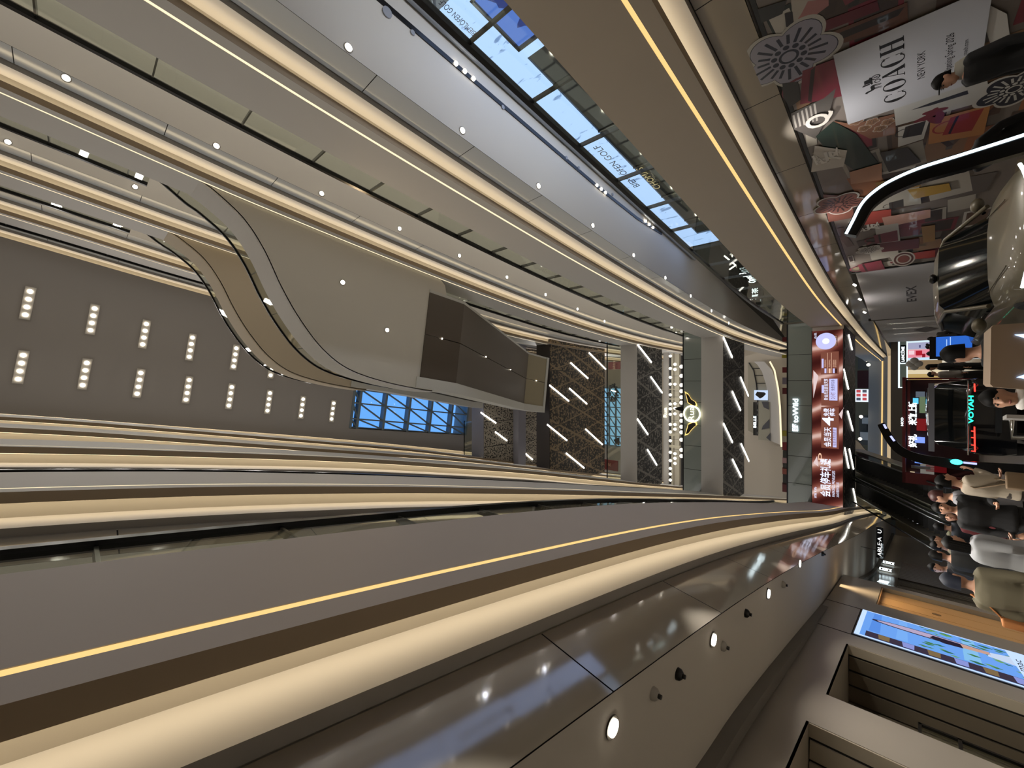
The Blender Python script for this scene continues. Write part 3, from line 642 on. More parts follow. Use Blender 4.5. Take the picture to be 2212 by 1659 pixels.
# ground floor hoardings
XH = 6.2; hz = 3.46
M_board = mat('hoarding_collage_base', '6e655d', .35, coat=.2); M_hw = mat('hoarding_white', 'a9a7a8', .55)
ho = thing('collage_hoarding', 'shop hoarding covered with a dark collage of bags and photographs around a COACH poster', 'hoarding', (XH, 10, 0))
MB().bb((XH + .01, 1.0, 0), (XH + .08, 17.64, hz)).build('board', M_board, ho)
MB().bb((XH, 1.0, hz - .06), (XH + .012, 17.64, hz)).build('top_rail', M_dark, ho)
CM = {}
def cm(c):
    if c not in CM: CM[c] = mat('print_' + c, c, .35, coat=.15)
    return CM[c]
lay = [0]; CP = MB(); CPM = []; LS = .00006
def cp_add(P, c):
    m = cm(c)
    if m not in CPM: CPM.append(m)
    CP.prism(P, (.0008, 0, 0), CPM.index(m))
def piece(pts, c, nm='collage_print', par=None):
    lay[0] += 1; d = .0015 + LS * lay[0]
    cp_add([on_x(x, y, XH - d + .01) for x, y in pts], c)
def wpiece(yz, c, nm='collage_print', par=None):      # the same in wall coordinates (metres along the wall, height)
    lay[0] += 1; d = .0015 + LS * lay[0]
    cp_add([Vector((XH + .01 - d, y, z)) for y, z in yz], c)
def rect(cy, cz, w, h, rot, c, nm='collage_print'):
    q = R(rot); return wpiece([(cy + (a * w * math.cos(q) - b * h * math.sin(q)) / 2, cz + (a * w * math.sin(q) + b * h * math.cos(q)) / 2) for a, b in ((-1, -1), (1, -1), (1, 1), (-1, 1))], c, nm)
rnd = random.Random(3)
pal = ['8b8478', '4a3a30', '6b2430', '9b9488', '2a2624', '7d6047', '5a4638', 'a09a8e', '3b2e28', '71333a', '83765f', '1d2622', '57504a', '8d5a3a', '40342c', 'b0aaa0']
for iy in range(17):                                   # overlapping prints, postcards and photographs over the whole board
    for iz in range(6):
        cy, cz = 1.4 + iy * .98 + rnd.uniform(-.3, .3), .25 + iz * .6 + rnd.uniform(-.2, .2)
        if 7.3 < cy < 9.45 and .95 < cz < 2.8: continue
        w, h = rnd.uniform(.55, 1.15), rnd.uniform(.4, .85); w = min(w, 2 * min(cy - 1.05, 17.6 - cy) / 1.3); h = min(h, 2 * min(cz, 3.36 - cz) / 1.25 + .02)
        if w < .15 or h < .12: continue
        rt = rnd.uniform(-8, 8); c = rnd.choice(pal); rect(cy, cz, w, h, rt, c)
        k_ = rnd.random()
        if k_ < .3: rect(cy, cz, w * .82, h * .8, rt, rnd.choice(pal))
        elif k_ < .6:
            for _ in range(3): rect(cy + rnd.uniform(-.25, .25) * w, cz + rnd.uniform(-.25, .25) * h, w * .3, h * .16, rt + rnd.uniform(-30, 30), rnd.choice(pal))
def blob(cy, cz, pts, c, nm): return wpiece([(cy + a, cz + b) for a, b in pts], c, nm)
def bag(cy, cz, s, c, rot=0):
    q = R(rot); tr = lambda a, b: (cy + (a * math.cos(q) - b * math.sin(q)) * s, cz + (a * math.sin(q) + b * math.cos(q)) * s)
    wpiece([tr(*p) for p in ((-.5, -.35), (.5, -.35), (.42, .3), (-.42, .3))], c, 'printed_bag')
    ring = [tr(.3 * math.cos(t * math.pi / 10), .3 + .3 * math.sin(t * math.pi / 10)) for t in range(11)] + [tr(.25 * math.cos(t * math.pi / 10), .3 + .25 * math.sin(t * math.pi / 10)) for t in range(10, -1, -1)]
    wpiece(ring, c, 'printed_handle'); wpiece([tr(*p) for p in ((-.44, .12), (.44, .12), (.38, .18), (-.38, .18))], '2a1a18', 'printed_flap')
def daisy(cy, cz, s, base, ink, a0=0, n=5):
    pr_ = []
    for k in range(60):
        t = 2 * math.pi * k / 60; r_ = s * (.72 + .28 * abs(math.cos((t + a0) * n / 2))); pr_.append((cy + r_ * math.cos(t), cz + r_ * math.sin(t)))
    wpiece([(cy + (a - cy) * 1.12, cz + (b - cz) * 1.12) for a, b in pr_], 'a8a39b', 'printed_flower'); wpiece([(cy + (a - cy) * 1.02, cz + (b - cz) * 1.02) for a, b in pr_], ink, 'printed_flower'); wpiece(pr_, base, 'printed_flower')
    for k in range(n * 4):
        t = 2 * math.pi * (k + .5) / (n * 4) ; w_ = .035 * s
        d1, d2 = s * .42, s * (.62 + .2 * abs(math.cos((t + a0) * n / 2)))
        wpiece([(cy + d1 * math.cos(t) - w_ * math.sin(t), cz + d1 * math.sin(t) + w_ * math.cos(t)), (cy + d1 * math.cos(t) + w_ * math.sin(t), cz + d1 * math.sin(t) - w_ * math.cos(t)), (cy + d2 * math.cos(t) + w_ * math.sin(t), cz + d2 * math.sin(t) - w_ * math.cos(t)), (cy + d2 * math.cos(t) - w_ * math.sin(t), cz + d2 * math.sin(t) + w_ * math.cos(t))], ink, 'printed_petal_line')
    circ = lambda x, y, r_, c, k=14: wpiece([(x + r_ * math.cos(2 * math.pi * i / k), y + r_ * math.sin(2 * math.pi * i / k)) for i in range(k)], c, 'printed_flower_dot')
    for k in range(10): t = 2 * math.pi * k / 10; circ(cy + s * .32 * math.cos(t), cz + s * .32 * math.sin(t), s * .07, ink)
    circ(cy, cz, s * .22, ink, 20); circ(cy, cz, s * .16, base, 20)
# measured larger prints
P_ = lambda x, y: (on_x(x, y, XH).y, on_x(x, y, XH).z)
piece([(1709, 0), (1777, 0), (1762, 25), (1735, 60), (1712, 53)], 'a59d92'); piece([(1724, 40), (1731, 30), (1745, 3), (1765, 0), (1790, 0), (1790, 12), (1766, 30), (1750, 40), (1737, 47), (1726, 48)], '9b6a66', 'printed_boot')
piece([(1755, 55), (1895, 2), (1900, 22), (1772, 72)], '5c1c26'); piece([(1790, 72), (1960, 5), (1962, 50), (1800, 100)], '5b3a2a'); piece([(1796, 78), (1955, 14), (1940, 34), (1810, 88)], '2b211d')
piece([(1637, 20), (1700, 0), (1690, 30), (1645, 50)], '2c2b2a'); piece([(1695, 30), (1712, 25), (1716, 60), (1698, 58)], '1b1218')
daisy(*P_(1704, 122), .62, '8b8894', '1c1e30')
bag(*P_(1775, 178), .95, '6b2330', 12); piece([(1690, 180), (1724, 176), (1730, 215), (1706, 232), (1692, 210)], '2f2a27', 'printed_head')
piece([(1708, 245), (1780, 212), (1806, 190), (1790, 250), (1762, 300), (1715, 280)], '4f4a46'); 
for i in range(6): piece([(1712 + i * 9, 250 - i * 5), (1716 + i * 9, 248 - i * 5), (1722 + i * 9, 275 - i * 3), (1718 + i * 9, 277 - i * 3)], 'a39d95', 'printed_handwriting')
piece([(1762, 295), (1800, 262), (1850, 290), (1900, 355), (1860, 378), (1790, 330)], '1c2a24', 'printed_coat'); piece([(1800, 262), (1845, 268), (1935, 245), (1935, 290), (1880, 300), (1840, 280)], '75513f'); 
for i in range(5): daisy(*P_(1850 + i * 17, 262 + (i % 2) * 14), .10, '8d6a4f', '3c2a20')
piece([(1940, 275), (2008, 258), (1995, 300), (1940, 318)], 'b0aca4'); bag(*P_(1972, 280), .42, '2e2a28', 8)
piece([(2010, 260), (2140, 225), (2125, 290), (2005, 312)], 'a5713f'); bag(*P_(2075, 265), .62, '8c2f26', 10)
piece([(1930, 225), (2130, 160), (2140, 215), (1935, 272)], 'a8a59e'); 
for (x, y), rt in (((2010, 245), 30), ((2018, 258), -30), ((2000, 252), 75), ((2030, 250), 0), ((2020, 238), 100)):
    cy, cz = P_(x, y); wpiece([(cy + .17 * math.cos(t * math.pi / 8) * math.cos(R(rt)) - .06 * math.sin(t * math.pi / 8) * math.sin(R(rt)), cz + .17 * math.cos(t * math.pi / 8) * math.sin(R(rt)) + .06 * math.sin(t * math.pi / 8) * math.cos(R(rt))) for t in range(16)], '6b2a30', 'printed_leaf')
piece([(1968, 238), (2010, 222), (2090, 195), (2092, 203), (2010, 228)], '2b2b30', 'printed_tower'); daisy(*P_(2190, 190), .42, '26262c', 'a5a39d')
piece([(2125, 5), (2175, 30), (2185, 105), (2145, 112), (2128, 60)], 'a9a49b'); piece([(1760, 315), (1830, 325), (1822, 360), (1752, 372)], 'b0a89c'); piece([(1900, 330), (1960, 318), (1990, 350), (1920, 372)], '3a3431')
piece([(1835, 372), (1905, 352), (1905, 388), (1838, 398)], 'a87b5f'); piece([(1882, 420), (1985, 400), (1990, 440), (1885, 456)], '9a9488'); bag(*P_(1935, 440), .4, '35302d', 0); piece([(1890, 395), (1975, 378), (1990, 402), (1905, 420)], '8a6a34')
piece([(1960, 410), (2050, 396), (2055, 412), (1975, 430)], '9b7a30', 'printed_snakeskin'); piece([(1778, 420), (1840, 425), (1845, 470), (1790, 480)], '6a3f33'); daisy(*P_(1812, 440), .5, '6c4238', '2c1a18')
piece([(1862, 460), (1925, 452), (1925, 478), (1868, 486)], '9c3f35'); piece([(1905, 470), (2010, 452), (2010, 470), (1912, 492)], 'b98f7f'); piece([(1890, 490), (1940, 482), (1945, 520), (1895, 528)], 'a5a19a'); bag(*P_(1912, 512), .75, '6b2733', 0)
piece([(1900, 526), (1985, 515), (1985, 536), (1905, 545)], '57252b'); daisy(*P_(1878, 538), .3, 'a29c94', '2c2624'); piece([(1990, 490), (2020, 486), (2020, 520), (1995, 524)], '8e6a3a'); piece([(1960, 548), (2020, 540), (2020, 555), (1962, 562)], '90352c')
for r_, c in ((.42, 'a19a90'), (.36, '4c2a26'), (.28, 'a19a90'), (.22, '6a3a32')):
    cy, cz = P_(1952, 558); wpiece([(cy + 1.5 * r_ * math.cos(t * math.pi / 12), cz + .62 * r_ * math.sin(t * math.pi / 12)) for t in range(24)], c, 'printed_oval_badge')
bag(*P_(1880, 575), .9, '6b2733', -4)
for (x, y), s in (((1756, 345), '爱'), ((1880, 488), '爱'), ((1768, 258), 'Q')):
    p = on_x(x, y, XH); lay[0] += 1; text('printed_script', s, cm('c8c2b8'), ho, (XH - .002 - LS * lay[0] + .01, p.y, min(p.z, 3.1)), (0, -1, 0), (0, 0, 1), .5, ext=.0006, bold=.02)
CP.build('collage_print', CPM, ho)
# the COACH poster
po = [(9.33, 1.06), (7.44, 1.06), (7.44, 2.71), (9.33, 2.71)]
M_post_ = mat('poster_white', 'aaaaad', .45)
lay[0] += 4; xq = XH + .01 - .006 - LS * lay[0]
MB().prism([Vector((xq, y, z)) for y, z in po], (.003, 0, 0)).build('poster', M_post_, ho)
M_ink = mat('poster_ink', '0d0d10', .5)
def serif(letters, y0, z0, h, w, gap):                 # high-contrast serif capitals drawn as strokes
    out = MB(); X = xq - .0015
    def poly(p): out.prism([Vector((X, y0 - a * w, z0 + b * h)) for a, b in p], (.001, 0, 0))
    def arc(cx, t0, t1, k=22):
        o = [(cx + .5 * math.cos(t0 + (t1 - t0) * i / k), .5 + .52 * math.sin(t0 + (t1 - t0) * i / k)) for i in range(k + 1)]
        i_ = [(cx + (.5 - .25 * abs(math.cos(t0 + (t1 - t0) * i / k)) - .02) * math.cos(t0 + (t1 - t0) * i / k), .5 + .48 * math.sin(t0 + (t1 - t0) * i / k)) for i in range(k + 1)]
        for i in range(k): poly([o[i], o[i + 1], i_[i + 1], i_[i]])
    x = 0
    for ch in letters:
        if ch == 'O': arc(x + .5, 0, 2 * math.pi, 40)
        if ch == 'C': arc(x + .5, R(42), R(318), 34); poly([(x + .84, .62), (x + .88, .62), (x + .88, .98), (x + .84, .85)]); poly([(x + .84, .15), (x + .88, .02), (x + .88, .36), (x + .84, .36)])
        if ch == 'A': poly([(x + .40, 1), (x + .58, 1), (x + .97, .03), (x + .69, .03)]); poly([(x + .44, .93), (x + .49, .93), (x + .16, .03), (x + .11, .03)]); poly([(x + .22, .30), (x + .74, .30), (x + .74, .345), (x + .22, .345)]); poly([(x, 0), (x + .28, 0), (x + .28, .035), (x, .035)]); poly([(x + .62, 0), (x + 1.02, 0), (x + 1.02, .035), (x + .62, .035)])
        if ch == 'H':
            for q in (.06, .68): poly([(x + q, 0), (x + q + .24, 0), (x + q + .24, 1), (x + q, 1)]); poly([(x + q - .1, 0), (x + q + .33, 0), (x + q + .33, .035), (x + q - .1, .035)]); poly([(x + q - .1, .965), (x + q + .33, .965), (x + q + .33, 1), (x + q - .1, 1)])
            poly([(x + .27, .48), (x + .72, .48), (x + .72, .52), (x + .27, .52)])
        x += 1 + gap
    return out
serif('COACH', 9.12, 1.91, .27, .265, .14).build('poster_lettering', M_ink, ho)
def ptext(s, y, z, h, w): text('poster_words', s, M_ink, ho, (xq - .0004, y, z), (0, -1, 0), (0, 0, 1), h, width=w, ext=.001)
ptext('NEW YORK', 8.45, 1.72, .13, .62); ptext('Opening Spring 2026', 8.42, 1.42, .12, .84); ptext('coach.com', 8.42, 1.25, .07, .33)
# horse and carriage emblem
em = MB(); X = xq - .0015
def ep(p, s=.30, cy=8.45, cz=2.33): em.prism([Vector((X, cy - (a - .5) * s * 1.35, cz + (b - .5) * s)) for a, b in p], (.001, 0, 0))
def ering(cx, cy, r_, w, k=18):
    for i in range(k):
        t, u = 2 * math.pi * i / k, 2 * math.pi * (i + 1) / k
        ep([(cx + r_ * math.cos(t), cy + r_ * 1.35 * math.sin(t)), (cx + r_ * math.cos(u), cy + r_ * 1.35 * math.sin(u)), (cx + (r_ - w) * math.cos(u), cy + (r_ - w) * 1.35 * math.sin(u)), (cx + (r_ - w) * math.cos(t), cy + (r_ - w) * 1.35 * math.sin(t))])
ering(.84, .26, .14, .03); ering(.58, .2, .10, .028)
for k_ in range(4): t = k_ * math.pi / 4; ep([(.84 + .13 * math.cos(t) - .008, .26 + .17 * math.sin(t)), (.84 + .13 * math.cos(t) + .008, .26 + .17 * math.sin(t)), (.84 - .13 * math.cos(t) + .008, .26 - .17 * math.sin(t)), (.84 - .13 * math.cos(t) - .008, .26 - .17 * math.sin(t))])
ep([(.5, .4), (.9, .42), (.95, .5), (.86, .55), (.84, .75), (.62, .75), (.6, .52), (.48, .46)]); ep([(.52, .52), (.58, .52), (.6, .78), (.54, .86), (.5, .8)])
ep([(.08, .42), (.14, .5), (.36, .52), (.42, .44), (.42, .34), (.14, .34)]); ep([(.08, .45), (.16, .48), (.12, .72), (.04, .78), (-.02, .68), (.03, .66)])
for a in (.14, .2, .33, .39): ep([(a, .36), (a + .035, .36), (a - .01, .06), (a - .035, .06)])
em.build('carriage_emblem', M_ink, ho)
lamp('poster_wash', (5.0, 9.0, 4.1), 2.5, (.95, .95, 1), .1, d=(.75, -.1, -1), spread=60)

h2 = thing('white_hoarding', 'pale grey hoarding with EVEX lettering and three light beams, behind the silver car', 'hoarding', (6.25, 21, 0))
MB().prism([Vector((6.2, 17.72, 0)), Vector((6.2, 24.45, 0)), Vector((6.2, 24.45, 3.3)), Vector((6.2, 17.72, 3.3))], (.08, 0, 0)).build('board', M_hw, h2)
MB().bb((6.185, 17.66, 0), (6.3, 17.74, 3.4)).build('edge_strip', M_dark, h2); MB().bb((6.185, 24.42, 0), (6.3, 24.5, 3.4)).build('edge_strip', M_dark, h2)
p = on_x(1970, 636, 6.19); text('hoarding_lettering', 'EVEX', mat('grey_ink', '3f3c40', .6), h2, (6.193, p.y, p.z), (0, -1, 0), (0, 0, 1), .38, width=2.0, ext=.002, bold=.02)
h3 = thing('white_hoarding', 'pale grey hoarding with a grey diamond emblem, farther along beyond the EVEX hoarding', 'hoarding', (6.3, 28, 0))
MB().prism([Vector((6.2, 24.5, 0)), Vector((7.6, 36, 0)), Vector((7.6, 36, 3.2)), Vector((6.2, 24.5, 3.2))], (.08, 0, 0)).build('board', M_hw, h3)
dm = [(1975, 712), (1990, 703), (2000, 706), (1988, 715)]
MB().prism([Vector((6.2 + (y - 24.5) * .1217 - .01, y, z)) for y, z in ((28.2, 1.5), (29.6, 1.95), (31, 1.5), (29.6, 1.05))], (-.004, 0, 0)).build('diamond_emblem', mat('grey_ink', '3f3c40', .6), h3)
for i, (x, y) in enumerate(((1876, 617), (1890, 648), (1902, 676))):
    q = on_x(x, y, 6.0); tag(MB().tube([(6.12, q.y, 3.44), (6.05, q.y, 3.36)], .03, 8).build('wall_spot', M_bulb), 'small spot casting a beam down the EVEX hoarding, %s from the near end' % nth(i), 'spot light', 'spots over the pale hoardings')
    Lg = bpy.data.lights.new('wall_beam', 'SPOT'); Lg.energy = 190; Lg.color = (1, .93, .78); Lg.spot_size = R(26); Lg.spot_blend = .6; Lg.shadow_soft_size = .02
    o_ = link('wall_beam', Lg); o_.location = (6.06, q.y, 3.42); o_.rotation_euler = Vector((.075, -.02, -1)).to_track_quat('-Z', 'Y').to_euler()
for i, y in enumerate((26.2, 28.4, 31)):
    x = 6.2 + (y - 24.5) * .1217 - .14
    Lg = bpy.data.lights.new('wall_beam', 'SPOT'); Lg.energy = 170; Lg.color = (1, .93, .78); Lg.spot_size = R(24); Lg.spot_blend = .6; Lg.shadow_soft_size = .02
    o_ = link('wall_beam', Lg); o_.location = (x, y, 3.3); o_.rotation_euler = Vector((.08, -.01, -1)).to_track_quat('-Z', 'Y').to_euler()
# ------------------------------------------------------------------ left side: shop fronts on the ground floor, far end of the hall
M_sf = mat('shop_front_grey', '8d867d', .32, spec=.6); M_sfd = mat('shop_front_dark', '4c4843', .15, spec=.7); M_rev = mat('reveal_beige', '9b9282', .5); M_int = mat('shop_interior', '5c5345', .6)
XS = -3.4; zt = 3.33
LEDGE = [(-3.4, 1.0), (-3.35, 4.7), (-3.3, 6.5), (-3.45, 10.8), (-3.7, 15.3), (-4.2, 18.7), (-4.8, 22.9), (-5.4, 27.7), (-5.65, 32), (-5.75, 36), (-6.0, 48)]
# lowered soffit edge between walkway ceiling and shop fronts
sp = spline([(x, y, 0) for x, y in LEDGE], 5)
struct(sweep_bar(sp, -1, -.12, .06, 3.22, 3.36).build('trim_20', mat('dark_grey_trim', '67625b', .5)))
w = MB()
def wallpiece(y0, y1, z0, z1): w.bb((XS - .12, y0, z0), (XS, y1, z1))
wallpiece(1.0, 7.03, 2.76, zt); wallpiece(7.03, 8.0, 0, zt); wallpiece(8.0, 10.38, 2.68, zt); wallpiece(10.38, 11.0, 0, zt); wallpiece(11.0, 12.95, 0, .3); wallpiece(11.0, 12.95, 2.7, zt)
wallpiece(12.95, 13.78, 0, zt); wallpiece(13.78, 15.72, 2.48, zt); wallpiece(15.72, 16.1, 0, zt)
lw = struct(w.build('wall_left', M_sf))
for y, m in ((10.99, M_seam), (12.96, M_seam)): MB().bb((XS, y - .012, 0), (XS + .004, y + .012, zt)).build('panel_joint', m, lw)
def recess(y0, y1, zt_, label, nm, dep=.95, n=3, mb=M_int):
    t = thing(nm, label, 'shop window', (XS, y0, 0))
    MB().prism([Vector((XS, y0, zt_)), Vector((XS, y1, zt_)), Vector((XS - dep, y1, zt_ - .02)), Vector((XS - dep, y0, zt_ - .02))], (0, 0, .03)).build('head_panel', M_rev, t)
    MB().bb((XS - .16, y1 - .03, 0), (XS - .004, y1 - .005, zt_)).build('reveal', M_rev, t)
    for i in range(n):                                   # upright boards on the far cheek with dark gaps
        w_ = (dep - .2) / n; xa = XS - .19 - i * w_; MB().bb((xa - w_ + (.035 if i < 2 else .012), y1 - .05 - .01 * i, 0), (xa, y1 - .02, zt_ - .02)).build('cheek_board', mb, t)
    MB().bb((XS - dep, y1 - .012, 0), (XS - .16, y1 - .004, zt_)).build('dark_gap', M_seam, t)
    MB().bb((XS - dep - .1, y0 - .3, 0), (XS - dep, y1, zt_)).build('back_panel', M_int, t)
    return t
r1 = recess(8.0, 10.38, 2.68, 'deep shop window with beige upright boards and framed panes beside the grey pillar', 'shop_window')
XI = XS - .55
for y in (8.35, 8.95, 9.55): MB().bb((XI - .02, y, 0), (XI + .02, y + .05, 1.75)).build('window_frame', M_dark, r1)
for z in (1.3, 1.72): MB().bb((XI - .02, 8.0, z), (XI + .02, 9.6, z + .04)).build('window_frame', M_dark, r1)
MB().bb((XI - .004, 8.0, 0), (XI + .004, 9.6, 1.72)).build('pane', M_glass, r1)
m_ = thing('mannequin', 'black mannequin with a broad hat standing in the deep shop window', 'mannequin', (XI - .3, 8.75, 0))
mb = MB(); mb.tube([(XI - .3, 8.75, .0), (XI - .3, 8.75, .9), (XI - .3, 8.75, 1.2), (XI - .3, 8.75, 1.33), (XI - .3, 8.75, 1.42)], [.09, .16, .2, .07, .05], 14); mb.ell((XI - .3, 8.75, 1.5), (.09, .1, .12)); mb.build('body', mat('mannequin_black', '131211', .5), m_)
mb = MB(); mb.ell((XI - .3, 8.75, 1.6), (.2, .22, .03)); mb.ell((XI - .3, 8.75, 1.65), (.1, .1, .07)); mb.build('hat', mat('mannequin_hat', '0b0b0b', .7), m_)
MB().bb((XI - .1, 8.45, .9), (XI - .02, 8.75, 1.1)).build('price_card', emat('card_glow', (.9, .95, 1), 1.2), r1)
lamp('shop_glow', (XI - .4, 8.9, 2.5), 8, (1, .85, .6), .2)
r2 = recess(4.9, 7.03, 2.76, 'nearest shop window with dark grey upright boards at the foot of the left wall', 'shop_window', mb=M_rev)
# lit poster box
px = thing('poster_light_box', 'tall glowing blue poster of a paddle boarder beside the grey shop pillar', 'light box', (XS, 12, .3))
def emx(n, c, s=1.0): return emat('poster_' + n, lin(c)[:3], s)
def pp(yz, c, nm='picture_area', d=0): MB().prism([Vector((XS + .02 + d, y, z)) for y, z in yz], (.003, 0, 0)).build(nm, c, px)
MB().bb((XS - .1, 11.02, .3), (XS + .012, 12.93, 2.68)).build('box', M_dark, px)
pp([(11.04, .32), (12.91, .32), (12.91, 2.66), (11.04, 2.66)], emx('edge', 'c4dcff', 1.1), 'bright_edge')
pp([(11.1, .36), (12.85, .36), (12.85, 2.58), (11.1, 2.58)], emx('water', '6ea4f2'), 'picture', .004)
for z0, z1, c in ((2.3, 2.45, '5a90e6'), (1.9, 2.05, '7ab0f6'), (1.45, 1.6, '6aa8ee'), (.95, 1.15, '86c0ee')): pp([(11.5, z0), (12.8, z0 + .03), (12.8, z1), (11.5, z1 + .02)], emx('wave' + c, c), 'water_band', .006)
pp([(11.1, .36), (11.42, .36), (11.42, 2.5), (11.1, 2.5)], emx('shore', '3d3444'), 'shore_strip', .008)
for i in range(6): pp([(11.14, .45 + i * .34), (11.4, .45 + i * .34), (11.4, .62 + i * .34), (11.14, .60 + i * .34)], emx('shingle' + str(i % 2), ('8c96d8', '7f6a4a')[i % 2]), 'shingle', .011)
rr = random.Random(5)
for i in range(40):
    y, z = rr.uniform(11.5, 12.75), rr.uniform(.4, 1.7); s_ = rr.uniform(.04, .11)
    if 11.9 < y < 12.4 and z > 1.0: y += .45
    y = min(y, 12.78)
    pp([(y - s_ * .6, z), (y, z - s_), (y + s_ * .5, z + s_ * .2), (y + .1 * s_, z + s_)], emx('leaf' + str(i % 3), ('4f8a52', '7cb46a', '3c7a5c')[i % 3], .8), 'reed', .011)
bo = [(12.3 + .16 * math.cos(t * math.pi / 12), 1.62 + .85 * math.sin(t * math.pi / 12)) for t in range(24)]
pp(bo, emx('board_dark', '2c2a3a'), 'paddle_board', .013); pp([(12.3 + (a - 12.3) * .75, 1.62 + (b - 1.62) * .9) for a, b in bo], emx('board', 'b9a8c6'), 'paddle_board', .016)
pp([(12.12, 1.15), (12.34, 1.18), (12.36, 1.55), (12.2, 1.6), (12.08, 1.4)], emx('rider_top', '2b2433'), 'rider', .019); pp([(12.2, .8), (12.36, .82), (12.34, 1.2), (12.14, 1.2)], emx('rider_skin', 'c9a090'), 'rider', .018)
pp([(12.0, .5), (12.5, .45), (12.35, .8), (12.1, .85)], emx('board_white', 'c8d8f2'), 'second_board', .018)
pp([(11.1, .36), (12.85, .36), (12.85, .58), (11.1, .46)], emx('edge', 'c4dcff', 1.1), 'caption_band', .02)
text('caption', 'mac', emx('ink', '1f3050'), px, (XS + .046, 12.1, .47), (0, 1, 0), (0, 0, 1), .14, width=.6, ext=.001)
lamp('poster_glow', (XS + .1, 12, 1.5), 12, (.5, .7, 1), 1.6, d=(1, 0, 0), sy=1.6)
# warm board panel
wp = thing('warm_panel', 'warm tan panel of three upright boards with a small round emblem, lit from above', 'wall panel', (XS, 14.7, 0))
M_tanb = mat('tan_board', 'c39a68', .5)
for i, (a, b) in enumerate(((13.8, 14.4), (14.42, 15.05), (15.07, 15.68))): MB().bb((XS - .16, a, 0), (XS - .1, b, 2.46)).build('board', M_tanb, wp)
MB().prism([Vector((XS - .1, 13.78, 2.48)), Vector((XS - .1, 15.72, 2.48)), Vector((XS - .02, 15.72, 2.48)), Vector((XS - .02, 13.78, 2.48))], (0, 0, -.03)).build('head', M_tanb, wp)
MB().disc((XS - .098, 14.72, 1.45), (1, 0, 0), .08, .004).build('emblem', mat('tan_emblem', '6b5236', .6), wp)
lamp('panel_wash', (XS + .35, 14.7, 3.1), 16, (1, .74, .42), .3, d=(-.45, 0, -1), sy=1.4, spread=110)
# oval light sign
a = on_h(1870, 1262, 16.2)
def wface(y): 
    for (x0, y0), (x1, y1) in zip(LEDGE, LEDGE[1:]):
        if y <= y1: f = (y - y0) / (y1 - y0); d = Vector((x1 - x0, y1 - y0, 0)).normalized(); return Vector((x0 + (x1 - x0) * f, y, 0)), d
ov = thing('wall_light', 'small glowing white oblong light high on the dark left wall beyond the tan panel', 'wall light', (-3.6, 16.9, 2.9))
MB().prism([Vector((-3.75, 16.9 + .30 * math.cos(t * math.pi / 10), 2.85 + .13 * math.sin(t * math.pi / 10))) for t in range(20)], (.06, 0, 0)).build('diffuser', emat('oblong_glow', (1, .97, .88), 4), ov)
# far shop fronts following the curved wall
cv = MB()
seg = [(-3.82, 16.1), (-4.2, 18.7), (-4.8, 22.9), (-5.4, 27.7), (-5.65, 32), (-5.75, 36), (-6.0, 48)]
def strip(a, b, z0, z1, m, nm, par, th=.05, off=0):
    A, B = Vector((*a, z0)), Vector((*b, z0)); d = (B - A).normalized(); n = Vector((d.y, -d.x, 0))
    A += n * off; B += n * off
    return MB().prism([A, B, B + Vector((0, 0, z1 - z0)), A + Vector((0, 0, z1 - z0))], n * -th).build(nm, m, par)
lw2 = struct(thing('wall_left_2', '', 'x', (-4, 17, 0))); del lw2['label']; del lw2['category']
strip((XS - .1, 16.1), seg[0], 0, zt, M_sfd, 'panel', lw2)
for a, b in zip(seg, seg[1:]): strip(a, b, 0, zt, M_sfd if a[1] < 27 else M_sf, 'panel', lw2)
def along(y): 
    for a, b in zip(seg, seg[1:]):
        if y <= b[1]: f = (y - a[1]) / (b[1] - a[1]); return (a[0] + (b[0] - a[0]) * f, y)
g = thing('storefront', 'black glass shop front with two glowing white signs on the curved left wall', 'shop front', (-4.3, 19, 0))
for y0 in (18.0, 20.6, 23.2): strip(along(y0), along(y0 + 2.5), 0, 2.35, M_black, 'window', g, .03, .03); 
for y0 in (18.5, 19.2, 19.9, 21.2, 21.9, 22.6, 23.8, 24.5, 25.2): strip(along(y0), along(y0 + .06), 0, 2.3, M_rev, 'window_bar', g, .03, .07)
for (x, y), s, lb in (((1921, 1230), 'DH·03', 'nearer'), ((1937, 1204), 'DH·03', 'farther')):
    yy = 19.9 if lb == 'nearer' else 22.6; q = along(yy); q2 = along(yy + .5); d = Vector((q2[0] - q[0], .5, 0)).normalized(); n = Vector((d.y, -d.x, 0))
    sg = thing('shop_sign', 'glowing white sign on the black curved shop front, the %s of the two' % lb, 'sign', Vector((*q, 2.65)) + n * .06)
    text('letter_row', s, M_sgw, sg, Vector((*q, 2.72)) + n * .06, d, (0, 0, 1), .42, width=1.5, ext=.02, bold=.02)
g2 = thing('storefront', 'pinkish slatted shop front with two small glowing signs, farther along the left wall', 'shop front', (-5.5, 29, 0))
for i in range(12): y0 = 27.2 + i * .55; strip(along(y0), along(y0 + .5), 0, 2.45, mat('pink_slat', '86766b', .5), 'slat', g2, .03, .04)
for y0, lb in ((28.6, 'nearer'), (31.6, 'farther')):
    q = along(y0); sg = thing('shop_sign', 'small square glowing sign above the pinkish slats, the %s of the two' % lb, 'sign', (q[0] + .1, y0, 2.9))
    text('letter_row', '回', M_sgw, sg, (q[0] + .12, y0, 2.9), (.1, 1, 0), (0, 0, 1), .5, ext=.02, bold=.02)
hs = thing('hanging_sign', 'black hanging sign with white lettering over the left walkway, beside the curved wall', 'sign', on_h(1900, 1172, 21))
a, b = on_h(1893, 1204, 21), on_h(1908, 1140, 21); MB().prism([hpt(rd(a)[0], 21, a.z), hpt(rd(b)[0], 21, a.z), hpt(rd(b)[0], 21, b.z), hpt(rd(a)[0], 21, b.z)], HD * .08).build('board', M_black, hs)
